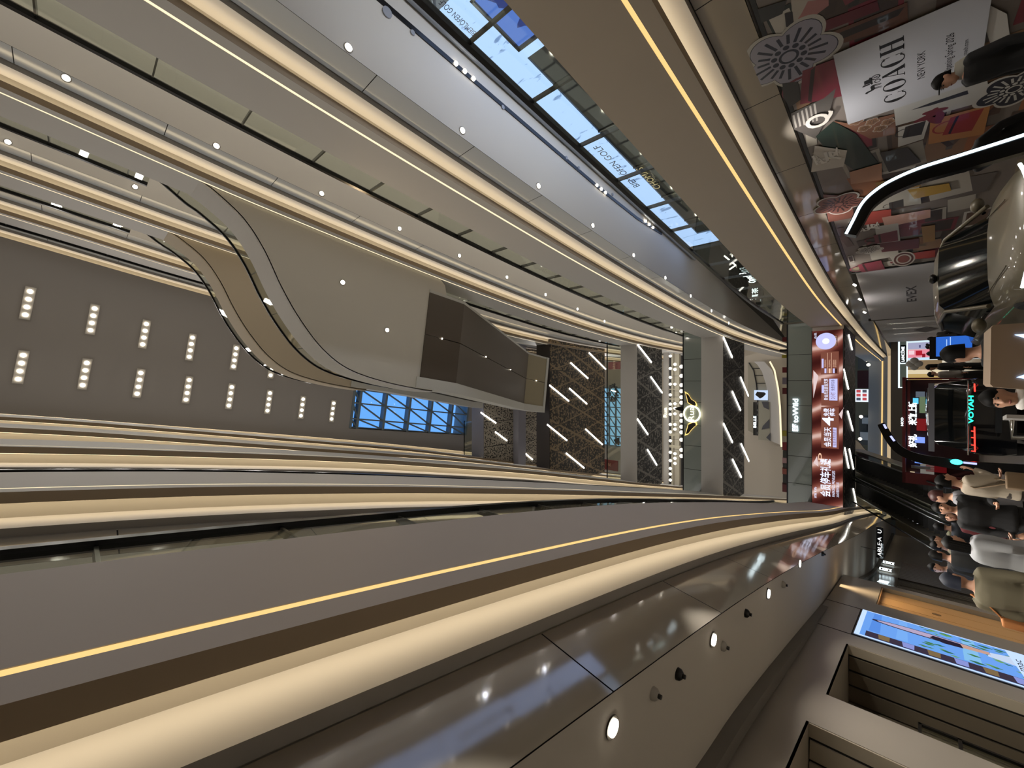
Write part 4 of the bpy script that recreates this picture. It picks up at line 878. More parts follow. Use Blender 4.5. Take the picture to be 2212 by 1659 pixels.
c = (a + b) / 2; text('letter_row', 'ABLE·A  U', emat('sign_white', (1, 1, 1), 1.5), hs, hpt(rd(c)[0], 20.98, c.z), RT, (0, 0, 1), .16, width=1.0, ext=.004)
MB().bb((c.x - .3, c.y, a.z), (c.x - .28, c.y + .02, 3.36)).build('hanger', M_post, hs)
# downlights, detectors, cameras in the ground floor soffit on the left
zl = ZS[2] - 1.17
for i, (x, y) in enumerate(((1321, 1570), (1539, 1381), (1658, 1282), (1726, 1217))):
    downlight(on_z(x, y, zl - .002), 'bright oval downlight in the lowest left soffit, %s from the near end' % nth(i), 'downlights in the lowest left soffit', e=45, r=.06)
M_pl = mat('detector_plastic', 'a8a49c', .5)
for i, (x, y) in enumerate(((1410, 1497), (1463, 1455), (1560, 1395), (1610, 1324), (1690, 1262), (1775, 1196))):
    p = on_z(x, y, zl); t = thing('smoke_detector' if i != 1 else 'ceiling_camera', ('round detector' if i != 1 else 'small dark camera') + ' under the lowest left soffit, %s from the near end' % nth(i), 'detector' if i != 1 else 'camera', p, 'fittings under the lowest left soffit')
    MB().tube([p, p + Vector((0, 0, -.03)), p + Vector((0, 0, -.05))], [.055, .05, .03], 14).build('body', M_pl if i % 2 == 0 else M_dark, t); MB().tube([p + Vector((0, 0, -.05)), p + Vector((0, 0, -.075))], .02, 10).build('sensor', M_dark, t)
tb = tag(MB().bar(on_z(1565, 1640, 3.36), on_z(1610, 1662, 3.36), .06, .03).build('ceiling_light_tube', emat('warm_tube', (1, .72, .2), 3.5)), 'short yellow light tube under the lowest left soffit at the bottom corner', 'lamp')

# ---- far end of the hall
fh = struct(MB().bb((-11, 58, 4.1), (16, 63.4, 5.6)).build('trim_30', M_fas))
MB().bb((-11, 57.95, 4.45), (16, 58, 4.55)).build('light_line', M_led, fh); MB().bb((-11, 58.3, 3.6), (16, 58.4, 4.1)).build('cove', emat('cove_glow_far', (1, .75, .45), .55), fh)
fw = MB(); fw.prism([Vector((-11, 63.4, 5.85)), Vector((16, 63.4, 5.85)), Vector((16, 63.4, 9)), Vector((-11, 63.4, 9))], (0, .1, 0)); struct(fw.build('wall_far_upper', mat('far_wall_gold', '7d6c4e', .6)))
def farbox(x0, y0, x1, y1, D, m, nm, lb, cat, th=.15, grp=None, z0=None):
    a, b = on_h(x0, y0, D), on_h(x1, y1, D); o = hbox(MB(), rd(a)[0], D, b.z if z0 is None else z0, rd(b)[0], D + th, a.z).build(nm, m); tag(o, lb, cat, grp); return o
M_ad = emat('far_ad_white', (.8, .88, 1), 1.1); M_adr = emat('far_ad_red', (.6, .09, .1), .9)
ad = thing('sign_light_box', 'white light box with red squares on the far second level wall under the bridge', 'light box', on_h(1870, 853, 60))
def adp(x0, y0, x1, y1, m, nm, D=60): a, b = on_h(x0, y0, D), on_h(x1, y1, D); hbox(MB(), rd(a)[0], D, b.z, rd(b)[0], D + .05, a.z).build(nm, m, ad)
adp(1846, 868, 1890, 841, M_ad, 'panel')
for i in range(3):
    for j in range(3): adp(1850 + i * 13, 865 - j * 8.5, 1859 + i * 13, 859 - j * 8.5, M_adr if (i + j) % 3 else emat('far_ad_dark', (.08, .09, .12), 1), 'printed_square', 59.93)
for i, (x0, y0, x1, y1, c, lb) in enumerate(((1852, 838, 1884, 800, '4a1718', 'dark red slanted banner hanging on the far second level'), (1853, 798, 1889, 772, '5c5a55', 'grey shop display with white lamps on the far second level'))):
    farbox(x0, y0, x1, y1, 59.5, mat('far_' + c, c, .5), 'hanging_banner' if i == 0 else 'display_shelf', lb, 'banner' if i == 0 else 'display', z0=None if i == 0 else 5.6)
for i, (x, y) in enumerate(((1872, 778), (1876, 788), (1860, 900), (1858, 948))): tag(MB().ell(on_h(x, y, 57.5), (.16, .16, .16)).build('lamp_globe', emat('far_globe', (1, .93, .75), 4)), 'small glowing lamp on the far second level, %s from the right' % nth(i), 'lamp', 'lamps on the far second level')  # globe lamps floating free
farbox(1856, 960, 1889, 898, 60, mat('far_shop', '55514a', .4), 'shop_display', 'cluttered grey shop display on the far second level beside the gold wall', 'display', z0=5.6)
for i, (x0, y0, x1, y1) in enumerate(((1862, 915, 1874, 903), (1872, 930, 1888, 918), (1858, 950, 1868, 935), (1876, 952, 1890, 940))): farbox(x0, y0, 1888, y1, 59.2, M_dark if i % 2 else M_white, 'display_box', 'box in the cluttered far display, %s from the right' % nth(i), 'box', .15, 'boxes in the far display', 5.6)
# upper far wall under the third level bridge: arch, light box, BELLE sign, goods along the rail
D = 45.6
ar = struct(thing('door_1', '', 'x', on_h(1650, 860, D))); del ar['label']; del ar['category']
op = [(1616, 782), (1630, 784), (1641, 792), (1648, 806), (1655, 830), (1661, 870), (1663, 952), (1636, 940), (1616, 930)]
P = [on_h(x, y, D) for x, y in op]; MB().prism(P, HD * .05).build('opening', mat('arch_inner', '97907f', .6), ar)
bd = [(1628, 781), (1650, 781), (1668, 800), (1680, 840), (1685, 880), (1688, 962), (1664, 952), (1662, 880), (1655, 832), (1646, 803), (1636, 788)]
MB().prism([on_h(x, y, D - .3) for x, y in bd], HD * .3).build('arch_band', M_fas, ar)
mbb = MB(); mbb.tube([on_h(x, y, D - .35) for x, y in ((1663, 781), (1673, 800), (1681, 840), (1685, 880), (1688, 965))], .07, 6); mbb.build('light_line', M_ledw, ar)
for pts in ([(1618, 784), (1628, 800), (1634, 830), (1638, 880), (1640, 940)],): MB().tube([on_h(x, y, D - .05) for x, y in pts], .05, 6).build('glass_edge', M_dark, ar)
for x, y in ((1626, 796), (1632, 811), (1636, 828), (1640, 845)): MB().bar(on_h(x - 2, y, D - .05), on_h(x + 22, y, D - .05), .06).build('glass_bar', M_dark, ar)
def arx(x0, y0, x1, y1, m, nm, lb, cat, dd=.4): return farbox(x0, y0, x1, y1, D - dd, m, nm, lb, cat, .1)
lb_ = arx(1629, 864, 1658, 843, emat('shoe_ad', (.62, .76, 1), 1), 'light_box', 'pale blue light box with a dark shoe picture inside the far arch', 'light box'); a = on_h(1643, 853, D - .45)
MB().prism([a + RT * p[0] + Zu * p[1] for p in ((-.35, .05), (.0, .45), (.3, .3), (.25, -.3), (.1, -.45), (-.2, -.2))], HD * .02).build('shoe_picture', M_dark, lb_)
be = arx(1627, 940, 1637, 869, M_black, 'sign_board', 'black BELLE sign board inside the arch on the upper far wall', 'sign'); sgtext(be, 'BELLE', 1631, 924, 899, 8, M_sgw, D - .42, bold=.02)
win = arx(1638, 950, 1663, 868, mat('belle_window', '9b9788', .3), 'shop_window', 'shop window with grey shapes below the BELLE sign', 'shop window', .35)
for pts in ([(1645, 868), (1660, 868), (1661, 885), (1650, 880)], [(1648, 920), (1662, 905), (1662, 925), (1645, 928)], [(1655, 945), (1664, 935), (1664, 953)]): MB().prism([on_h(x, y, D - .4) for x, y in pts], HD * .04).build('goods', mat('goods_grey', '4a4a50', .5), win)
for i, (y0, y1, c, x0) in enumerate(((725, 738, '6e1a1e', 1690), (752, 760, '141414', 1684), (764, 773, 'a89a2a', 1689), (792, 805, '6e1a1e', 1690), (815, 830, '7f7480', 1690), (838, 851, '5f181c', 1690), (934, 942, '9c9030', 1690), (960, 972, '7a1d22', 1690), (978, 990, '35352f', 1691), (994, 1003, 'b08a8a', 1690), (1006, 1012, '3a3a36', 1691), (1016, 1024, '8c4a3e', 1690), (1030, 1046, '2c2a28', 1691), (1050, 1062, '551a1c', 1690))):
    farbox(x0, y1, 1746, y0, 29.5, mat('goods_' + c, c, .6), 'display_box', 'small coloured display box behind the toWild balustrade, %s from the right' % (nth(i) if i < 12 else 'last but one' if i == 12 else 'last'), 'box', .3, 'display boxes behind the toWild balustrade', 5.72)
# cafe beyond the third level bridge with bulbs
cf = struct(thing('trim_31', '', 'x', on_h(1440, 900, 33))); del cf['label']; del cf['category']
def cfb(x0, y0, x1, y1, m, nm, D=33, th=.3): a, b = on_h(x0, y0, D), on_h(x1, y1, D); hbox(MB(), rd(a)[0], D, b.z, rd(b)[0], D + th, a.z).build(nm, m, cf)
cfb(1433, 1060, 1442, 735, M_fas, 'beam'); cfb(1450, 1060, 1454, 735, mat('cream_beam', 'cfc8b4', .5), 'beam', 34); cfb(1456, 1060, 1467, 735, MATS['cream_beam'], 'beam', 35)
cfb(1442, 1062, 1476, 735, mat('cafe_dark', '2b2926', .5), 'back_wall', 38, .2)
for y in (841, 862, 940, 965): cfb(1442, y + 1, 1468, y - 1, MATS['cream_beam'], 'cross_beam', 33.5)
sg = thing('shop_sign', 'glowing script sign on the pale beam of the third level café', 'sign', on_h(1437, 892, 32.9)); sgtext(sg, 'Rua', 1437, 902, 881, 10, M_ringl, 32.9, bold=.01)
BL = [(1448, y) for y in (754, 769, 796, 815, 830, 853, 873, 883, 895, 917, 933, 952, 977, 995, 1012, 1024, 1037)] + [(1458, y) for y in (787, 798, 830, 872, 882, 894, 917, 927, 980, 990, 1001)]
M_blb = emat('cafe_bulb', (1, .95, .82), 6)
for i, (x, y) in enumerate(BL): tag(MB().ell(on_h(x, y, 32.5), (.11, .11, .11), n=10, m=6).build('bulb', M_blb), 'bare white bulb in the left row of the third level café' if x == 1448 else 'bare white bulb in the right row of the third level café', 'bulb', 'bulbs of the third level café')
PL = [(1472, y) for y in (792, 812, 832, 845, 858, 870, 897, 909, 922, 934, 950, 972, 985)]
for i, (x, y) in enumerate(PL):
    p = on_h(x, y, 31.6); t = thing('pendant_lamp', 'globe pendant lamp in the third level café, %s from the right' % (nth(i) if i < 12 else 'last'), 'pendant lamp', p, 'pendant lamps of the third level café'); MB().ell(p, (.15, .15, .15), n=12, m=8).build('shade', emat('pendant_glow', (1, .93, .8), 1.6), t); MB().bar(p + Zu * .2, p + Zu * .9, .02).build('cord', M_dark, t)
tag(MB().prism([on_h(x, y, 31.5) for x, y in ((1455, 883), (1466, 879), (1477, 878), (1477, 888), (1466, 887))], HD * .1).build('ceiling_fin', M_dark), 'dark pointed fin among the café lamps above the winged ring sign', 'fin')
# red lettered banners at the ends of the fourth level window, black figures in front of it
for (x0, y0, x1, y1), nm in (((1314, 797, 1340, 781), 'right'), ((1300, 1012, 1334, 996), 'left')):
    bnn = farbox(x0, y0 + 1, x1, y1, 36, mat('banner_red', '5e1c16', .6), 'hanging_banner', 'dark red banner with pale lettering at the %s end of the blue grid window' % nm, 'banner')
    c = on_h((x0 + x1) / 2, (y0 + y1) / 2, 35.9); text('banner_lettering', '品质生活', mat('banner_ink', 'b89a80', .6), bnn, c, RT, Zu, .3, width=.9, ext=.01) if nm == 'right' else text('banner_lettering', '欢', mat('banner_ink', 'b89a80', .6), bnn, c, RT, Zu, .35, ext=.01)
pl = thing('hanging_wreath', 'dark leafy wreath ornament in front of the blue grid window', 'ornament', on_h(1325, 850, 35)); mb = MB(); rr = random.Random(9)
for i in range(60):
    t = rr.uniform(0, 6.28); c = on_h(1325 + 8 * math.sin(t) + rr.uniform(-3, 3), 848 + 15 * math.cos(t) + rr.uniform(-3, 3), 35); mb.ell(c, (rr.uniform(.06, .16), .06, rr.uniform(.06, .16)), n=6, m=4)
mb.build('leaves', mat('wreath_black', '0f110f', .8), pl); MB().tube([on_h(1320, 843, 34.9), on_h(1330, 846, 34.9)], .05).build('bar_light', M_bar, pl)
tag(MB().prism([on_h(x, y, 35) for x, y in ((1325, 950), (1336, 945), (1336, 962), (1330, 958))], HD * .2).build('cone_ornament', M_dark), 'black cone ornament low in front of the blue grid window', 'ornament')  # cone ornament floating free, nothing carries it
# ------------------------------------------------------------------ ground floor: cars, light arches, podium, kiosks, escalators
def frame(o, fwd):
    f = Vector(fwd).normalized(); rr_ = Vector((f.y, -f.x, 0)); return lambda a, b, c: Vector(o) + f * a + rr_ * b + Vector((0, 0, c))   # a forward, b to its right
def mirror_half(h): return h + [(-x, z) for x, z in reversed(h[:-1])]
def subsurf(o, lv=1):
    m = o.modifiers.new('smooth', 'SUBSURF'); m.levels = m.render_levels = lv
    dg = bpy.context.evaluated_depsgraph_get(); me = bpy.data.meshes.new_from_object(o.evaluated_get(dg)); old = o.data; o.modifiers.clear(); o.data = me; me.name = o.name
    for p in me.polygons: p.use_smooth = True
def car(name, label, o, fwd, st, parts, M):
    """st: stations (distance from nose, half profile from sill to roof centre); parts: {(station range, point range): name}"""
    t = thing(name, label, 'car', (o[0], o[1], 0)); T = frame(o, fwd)
    ring = [[T(-s, x, z) for x, z in mirror_half(h)] for s, h in st]
    n = len(ring[0]); used = set()
    cells = {}
    for i in range(len(st) - 1):
        for j in range(n - 1):
            jj = j if j < (n - 1) // 2 else n - 2 - j
            nm = 'body'
            for (i0, i1, j0, j1), q in parts.items():
                if i0 <= i < i1 and j0 <= jj < j1: nm = q
            cells.setdefault(nm, []).append((i, j))
    for nm, cs in cells.items():
        mb = MB(); idx = {}
        for i, j in cs:
            q = []
            for a, b in ((i, j), (i, j + 1), (i + 1, j + 1), (i + 1, j)):
                if (a, b) not in idx: idx[a, b] = len(mb.v); mb.v.append(tuple(ring[a][b]))
                q.append(idx[a, b])
            mb.f.append(q); mb.m.append(0); mb.sm.append(True)
        if nm == 'body':
            for e in (0, len(st) - 1): mb.add(ring[e], [list(range(n))], 0, False)
        ob = mb.build(nm, M.get(nm, M['body']), t)
        if nm == 'body': bm = bmesh.new(); bm.from_mesh(ob.data); bmesh.ops.remove_doubles(bm, verts=bm.verts, dist=.001); bmesh.ops.recalc_face_normals(bm, faces=bm.faces); bm.to_mesh(ob.data); bm.free()
    return t, T
def wheels(t, T, ss, half, r=.36):
    for s in ss:
        for sd in (-1, 1):
            mb = MB(); c = T(-s, sd * (half - .1), r); ax = (T(0, 1, 0) - T(0, 0, 0)); f = T(1, 0, 0) - T(0, 0, 0)
            mb.tube([c - ax * .12, c - ax * .1, c + ax * .1, c + ax * .12], [r * .9, r, r, r * .9], 24); w_ = mb.build('wheel', mat('tyre', '101010', .8), t)
            MB().tube([c + ax * sd * .12, c + ax * sd * .135], r * .66, 10).build('rim', mat('rim_metal', '8a8a8c', .25, metal=.9), w_)
M_taupe = mat('car_taupe_paint', '57503f', .42, metal=.25, coat=.35); M_cgl = mat('car_window_glass', '0a0d0e', .08, spec=.3); M_cblk = mat('car_black_trim', '0b0b0c', .2); M_chr = mat('chrome', 'c8c8c8', .08, metal=1)
M_hl = emat('headlight', (.85, .93, 1), 5); M_cbody = mat('car_black_paint', '07090d', .12, metal=.3, coat=1)
def hood(w, zh, zb=.25): return [(w * .88, zb), (w * .97, .45), (w, .66), (w * .96, zh - .1), (w * .88, zh - .02), (w * .7, zh + .02), (w * .4, zh + .045), (0, zh + .05)]
def cabin(w, zb, zr, k=1.0): return [(w * .9, .25), (w * .98, .45), (w, .72), (w * .97, zb - .1), (w * .9, zb), (w * .70 * k, zr - .12), (w * .56 * k, zr - .02), (0, zr)]
st = [(0, hood(.78, .58, .32)), (.10, hood(.90, .70)), (.35, hood(.95, .78)), (.9, hood(.97, .86)), (1.35, hood(.97, .90)), (2.15, cabin(.97, .93, 1.50)), (2.9, cabin(.97, .94, 1.55)), (3.7, cabin(.97, .95, 1.50)), (4.35, hood(.95, .98)), (4.75, hood(.88, .86, .34))]
fwd = (-HD * math.cos(R(7)) + RT * math.sin(R(7)))
co = hpt(2.25, 9.0, 0)
t, T = car('suv_car', 'silver taupe car facing the camera beside the collage hoarding, dark windscreen and two wing mirrors', co, fwd, st, {(4, 5, 4, 7): 'windscreen', (5, 7, 4, 5): 'side_window', (7, 8, 4, 7): 'rear_window'}, {'body': M_taupe, 'windscreen': M_cgl, 'side_window': M_cgl, 'rear_window': M_cgl})
wheels(t, T, (.95, 3.75), .97)
for sd in (-1, 1):
    MB().ell(T(-1.75, sd * 1.06, 1.02), (.13, .1, .09)).build('wing_mirror', M_taupe, t)
    MB().tube([T(-1.7, sd * .88, .95), T(-1.75, sd * 1.0, 1.0)], .03).build('mirror_stalk', M_cblk, t)
    MB().tube([T(-1.33, sd * .84, .94), T(-2.12, sd * .68, 1.40), T(-2.9, sd * .69, 1.46), T(-3.7, sd * .67, 1.40)], .035, 8).build('pillar_trim', M_taupe, t)
    h_ = MB(); h_.tube([T(-.06, sd * .52, .66), T(-.08, sd * .74, .70), T(-.2, sd * .9, .72)], .022, 8); h_.build('headlight_strip', M_hl, t)
    for k_ in range(3): MB().bar(T(-.1, sd * (.62 + .07 * k_), .56), T(-.1, sd * (.66 + .07 * k_), .62), .015).build('headlight_bar', M_hl, t)
MB().ell(T(-2.25, 0, 1.56), (.09, .10, .06)).build('roof_sensor', M_cblk, t)
sw = MB(); c_ = T(-1.95, .38, 1.03); ax_ = (T(-.3, 0, .15) - T(0, 0, 0)).normalized(); u_ = ax_.orthogonal().normalized(); v_ = ax_.cross(u_)
sw.tube([c_ + u_ * (.17 * math.cos(i * math.pi / 10)) + v_ * (.17 * math.sin(i * math.pi / 10)) for i in range(21)], .015, 6); sw.build('steering_wheel', M_cblk, t)

MB().prism([T(.005, -.5, .38), T(.005, .5, .38), T(.005, .45, .52), T(.005, -.45, .52)], (T(-.02, 0, 0) - T(0, 0, 0))).build('grille', M_cblk, t)
MB().tube([T(-.4, .5, .845), T(-1.3, .62, .945)], .008, 6).build('hood_crease', M_taupe, t); MB().tube([T(-.4, -.5, .845), T(-1.3, -.62, .945)], .008, 6).build('hood_crease', M_taupe, t)

# dark van seen from behind
def van(w, zb, zr): return [(w * .92, .25), (w * .99, .45), (w, .75), (w * .99, zb - .1), (w * .95, zb), (w * .84, zr - .12), (w * .7, zr - .02), (0, zr)]
W2 = .86
st2 = [(0, van(W2 * .97, .86, .92)), (.08, van(W2, .92, 1.0)), (.35, van(W2, .93, 1.52)), (.8, van(W2, .93, 1.60)), (2.4, van(W2, .92, 1.62)), (3.5, van(W2, .92, 1.55)), (4.3, van(W2 * .97, .86, .98)), (4.9, van(W2 * .9, .7, .75))]
vo = hpt(-.72, 13.9, 0)
t, T = car('van_car', 'dark blue-black van seen from behind with a glowing red light bar and green VOYAH letters', vo, -HD, st2, {(1, 2, 4, 7): 'rear_window', (2, 5, 4, 5): 'side_window', (5, 6, 4, 7): 'windscreen'}, {'body': M_cbody, 'rear_window': M_cgl, 'side_window': M_cgl, 'windscreen': M_cgl})
wheels(t, T, (.95, 3.9), W2)
M_red = emat('tail_red', (1, .03, .02), 4); M_grn = emat('badge_green', (.02, .9, .5), 3); M_cy = emat('badge_cyan', (.05, .75, .85), 3)
def bk(x, y): return on_h(x, y, 13.86)
for y0, y1 in ((976, 922), (846, 829)): MB().bar(bk(2106, y0), bk(2105, y1), .022, .022).build('tail_light', M_red, t)
for y in (975, 962, 946, 932): MB().bar(bk(2106, y), bk(2098, y - 1), .02, .02).build('tail_light_hook', M_red, t)
text('badge', 'VOYAH', M_grn, t, bk(2098, 884), RT, Zu, .105, width=.62, ext=.01, bold=.03)
MB().tube([bk(2091, y) for y in (983, 900, 822)], .012, 6).build('chrome_strip', M_chr, t)
MB().bar(bk(2012, 975), bk(2012, 828), .03, .10).build('roof_spoiler', mat('spoiler_grey', '6d6d72', .3), t)
MB().prism([bk(2150, 935), bk(2150, 870), bk(2165, 870), bk(2165, 935)], HD * .02).build('number_plate', mat('plate_dark', '16191d', .4), t)
mb = MB(); mb.bar(bk(2080, 812), bk(2140, 812), .06, .1); mb.build('side_mirror', M_cblk, t)

# black curved light arches over the display cars
def arch(label, D, px, wid=.16, segs=((0, 99),), lm=None):
    t = thing('light_arch', label, 'display arch', on_h(*px[0], D))
    q0 = on_h(*px[0], D); P = spline([Vector((q0.x, q0.y, 0))] * (q0.z > .05) + [on_h(x, y, D) for x, y in px], 8)
    rg = []
    for i, p in enumerate(P):
        d = (P[min(i + 1, len(P) - 1)] - P[max(i - 1, 0)]).normalized(); n = d.cross(HD).normalized(); w_ = wid * (1.25 - .55 * i / len(P))
        rg.append([p + n * w_ + HD * .0, p + n * w_ * .9 + HD * .16, p - n * .02 + HD * .16, p - n * .03])
    MB().rings(rg, smooth=False).build('beam', M_cblk, t)
    for a, b in segs: MB().tube([p - HD * .01 for p in P[int(a * (len(P) - 1)):int(b * (len(P) - 1)) + 1]], .018, 8).build('light_line', lm, t)
    return t, P
M_cool = emat('arch_light', (.68, .86, .95), 3.2); M_vio = emat('arch_violet', (.45, .48, 1), 1.6)
arch('black curved arch with a bright white light line sweeping over the silver car', 7.2, [(2290, 266), (2212, 292), (2080, 334), (1985, 364), (1920, 393), (1882, 419), (1860, 443), (1843, 476), (1828, 505)], segs=((0, 1),), lm=M_cool)
arch('black curved arch with short violet light segments beside the dark van', 11.5, [(2300, 1018), (2212, 1008), (2110, 1002), (2040, 993), (1985, 984), (1950, 970), (1930, 950), (1916, 928), (1908, 914)], wid=.14, segs=((.74, .8), (.9, .98), (.25, .3)), lm=M_vio)
gl = tag(MB().ell(on_h(2066, 998, 11.3), (.05, .05, .08)).build('signal_spot', emat('teal_glow', (.05, .8, .75), 4)), 'small teal glowing lamp beside the violet-lit arch', 'lamp')

# podium, info stand, blue display totem
M_pod = mat('podium_beige', '8b7763', .5)
pd = thing('podium', 'beige podium with two glowing pale blue triangles in front of the seated man', 'podium', hpt(.15, 5.0, 0))
DP = 4.85
a, b = on_h(2140, 838, DP), on_h(2140, 700, DP); zt_ = a.z
mb = MB(); P = [(2139, 830), (2141, 708), (2146, 702), (2300, 692), (2300, 848), (2146, 836)]
mb.prism([on_h(x, y, DP) for x, y in P], HD * .5); mb.build('body', M_pod, pd)
for p in ([(2192, 723), (2330, 712), (2330, 768)], [(2196, 815), (2330, 770), (2330, 838)]): MB().prism([on_h(x, y, DP - .012) for x, y in p], HD * .012).build('light_triangle', emat('triangle_glow', (.35, .55, 1), 3.5), pd)
st_ = thing('info_stand', 'slim dark stand with a pale tilted tray in front of the van', 'stand', on_h(2200, 897, 5.4))
c = on_h(2190, 897, 5.4); MB().bar(c - RT * .02 + Zu * .05, c - RT * .02 - Zu * .22, .22, .03).build('tray', mat('tray_grey', '8d8a86', .4), st_); MB().tube([on_h(2186, 905, 5.45), on_h(2186, 945, 5.45), on_h(2400, 950, 5.45)], .018, 8).build('pole', M_chr, st_)
DT = 15.5
tt = thing('display_totem', 'dark totem with a bright blue screen behind the silver car', 'display totem', on_h(2030, 750, DT))
def slab(x0, y0, x1, y1, D, m, nm, par, th=.08): a, b = on_h(x0, y0, D), on_h(x1, y1, D); return hbox(MB(), rd(a)[0], D, b.z, rd(b)[0], D + th, a.z).build(nm, m, par)
slab(2008, 776, 2178, 719, DT, M_dark, 'casing', tt); slab(2022, 770, 2100, 724, DT - .02, emat('totem_blue', (.03, .14, .6), 1.0), 'display', tt, .02)
slab(2052, 752, 2054, 728, DT - .04, emat('totem_line', (.4, .6, 1), 1), 'display_line', tt, .02); slab(2044, 748, 2046, 733, DT - .04, MATS['totem_line'], 'display_line', tt, .02)

# cosmetics hall and red kiosk at the far end
hallw = thing('storefront', 'bright cosmetics shop with a LANCÔME sign at the far end of the hall', 'shop front', on_h(1960, 770, 40)); DK = 40
def hk(x0, y0, x1, y1, m, nm, dd=0, th=.1): return slab(x0, y0, x1, y1, DK - dd, m, nm, hallw, th)
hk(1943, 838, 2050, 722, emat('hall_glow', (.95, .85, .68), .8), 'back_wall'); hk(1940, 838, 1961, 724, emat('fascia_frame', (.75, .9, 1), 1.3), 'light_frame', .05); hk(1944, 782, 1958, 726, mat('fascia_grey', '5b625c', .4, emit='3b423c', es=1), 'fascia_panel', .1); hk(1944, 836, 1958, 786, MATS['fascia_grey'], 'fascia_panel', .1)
hk(1945, 784, 1957, 745, M_black, 'sign_board', .15); sgtext(hallw, 'LANCÔME', 1951, 781, 749, 9, M_sgw, DK - .2, bold=.01)
for i, (y0, y1, c) in enumerate(((728, 722, 'f0b6cc'), (737, 730, 'cfe6ee'), (752, 741, '9fa0bc'), (772, 756, 'e08a9a'), (776, 773, 'bcdcf0'), (798, 779, '7c684e'), (806, 800, 'd8c9a8'), (838, 808, 'b59a62'))): hk(1961, y1, 2035, y0, emat('case_' + c, lin(c)[:3], 1.1), 'display_case', .2)
for i, (x0, y0, x1, y1, c) in enumerate(((1978, 768, 1992, 757, 'b02030'), (1992, 772, 1999, 764, '8e1a28'), (1963, 757, 1975, 766, 'f4d4dc'), (1985, 751, 1989, 745, '5a5a80'))): hk(x0, max(y0, y1), x1, min(y0, y1), emat('art_' + c, lin(c)[:3], 1), 'poster_area', .3)
mb = MB(); c = on_h(1975, 786, DK - .35)
for k_ in range(4): mb.ell(c + RT * (.22 * math.cos(k_ * 1.57)) + Zu * (.22 * math.sin(k_ * 1.57)), (.22, .05, .22))
mb.build('flower_emblem', M_white, hallw)
MB().prism([hpt(-10, 44, 0), hpt(14, 44, 0), hpt(14, 44, 3.6), hpt(-10, 44, 3.6)], HD * .2); struct(MB().prism([hpt(-11, 46, 0), hpt(14, 46, 0), hpt(14, 46, 3.4), hpt(-11, 46, 3.4)], HD * .2).build('wall_hall', mat('hall_wall', '514b44', .6)))
M_kr = mat('kiosk_red', '5a1216', .4); M_krd = mat('kiosk_dark_red', '3a0d10', .5)
ki = thing('kiosk', 'red framed kiosk with glowing white characters behind the dark van', 'kiosk', on_h(1990, 930, 24)); DQ = 24
def kb(x0, y0, x1, y1, m, nm, dd=0, th=.1): return slab(x0, y0, x1, y1, DQ - dd, m, nm, ki, th)
kb(1949, 1042, 1956, 815, M_kr, 'roof_beam', 0, 3); kb(1949, 1042, 2120, 1037, M_kr, 'corner_post'); kb(1949, 820, 2120, 815, M_kr, 'corner_post'); kb(1956, 1037, 2120, 820, M_krd, 'back_wall', -1.5)
kb(1960, 985, 1966, 822, M_kr, 'sign_beam', -.1)
for s, y0, y1 in (('好礼', 966, 938), ('米粒', 918, 893), ('上新', 891, 868)): sgtext(ki, s, 1973, y0, y1, 19, M_sgw, DQ - .05, bold=.03)
sgtext(ki, 'NCO', 1949, 920, 902, 7, M_sgw, DQ - .1)
for i, (x0, y0, x1, y1, c, s_) in enumerate(((1972, 872, 1984, 860, '56b8d8', 1.4), (1986, 892, 1999, 857, '8aa07a', .5), (1978, 858, 1998, 846, '7c8896', .5), (1976, 1000, 1998, 984, '6f94e8', 1.1), (1976, 956, 1998, 945, '7f9bef', 1.2), (1988, 1025, 2018, 1004, 'b8b2a8', .35), (2000, 1018, 2045, 1000, '7a1a1e', .4), (1976, 1034, 2000, 1026, 'cfd8f4', .9), (1966, 1030, 1976, 1020, 'f0d8b0', .8), (1980, 930, 2000, 905, 'a02a2c', .5))): kb(x0, y0, x1, y1, emat('kiosk_%d' % i, lin(c)[:3], s_), 'display_panel', -1.3 if i != 0 else -.2)
for y in (1030, 1010, 995): kb(1968, y + .8, 2010, y - .8, mat('kiosk_steel', '9a9a9c', .3), 'shelf_post', -.4)

# two escalators climbing away to the second level
def step_escalator(r_, label):
    t = thing('escalator', label, 'escalator', hpt(r_, 24, 0)); D0, D1, z1 = 24, 32.6, 4.35; w_ = .55
    mb = MB(); n_ = 26
    for i in range(n_):
        d = D0 + (D1 - D0) * i / n_; z = .1 + z1 * i / n_; hbox(mb, r_ - w_, d, z - .15, r_ + w_, d + (D1 - D0) / n_ + .1, z + z1 / n_)
    mb.build('steps', mat('step_black', '1b1b1c', .6), t)
    for sd in (-1, 1):
        x = r_ + sd * (w_ + .06)
        MB().prism([hpt(x, D0 - .8, 0), hpt(x, D1, z1 - .2), hpt(x, D1, z1 + .45), hpt(x, D0 - .8, .5)], RT * .05).build('skirt', mat('escalator_steel', '7a766f', .3, metal=.7), t)
        MB().prism([hpt(x, D0 - .8, .5), hpt(x, D1, z1 + .45), hpt(x, D1, z1 + 1.2), hpt(x, D0 - .8, 1.1)], RT * .02).build('glass_balustrade', M_glass, t)
        MB().tube([hpt(x, D0 - 1, .9), hpt(x, D0 - .8, 1.12), hpt(x, D1, z1 + 1.22)], .04, 8).build('handrail', M_rail, t)
step_escalator(-4.55, 'right one of two dark escalators climbing away beyond the red kiosk'); step_escalator(-5.95, 'left one of two dark escalators climbing away beside the white shop signs')
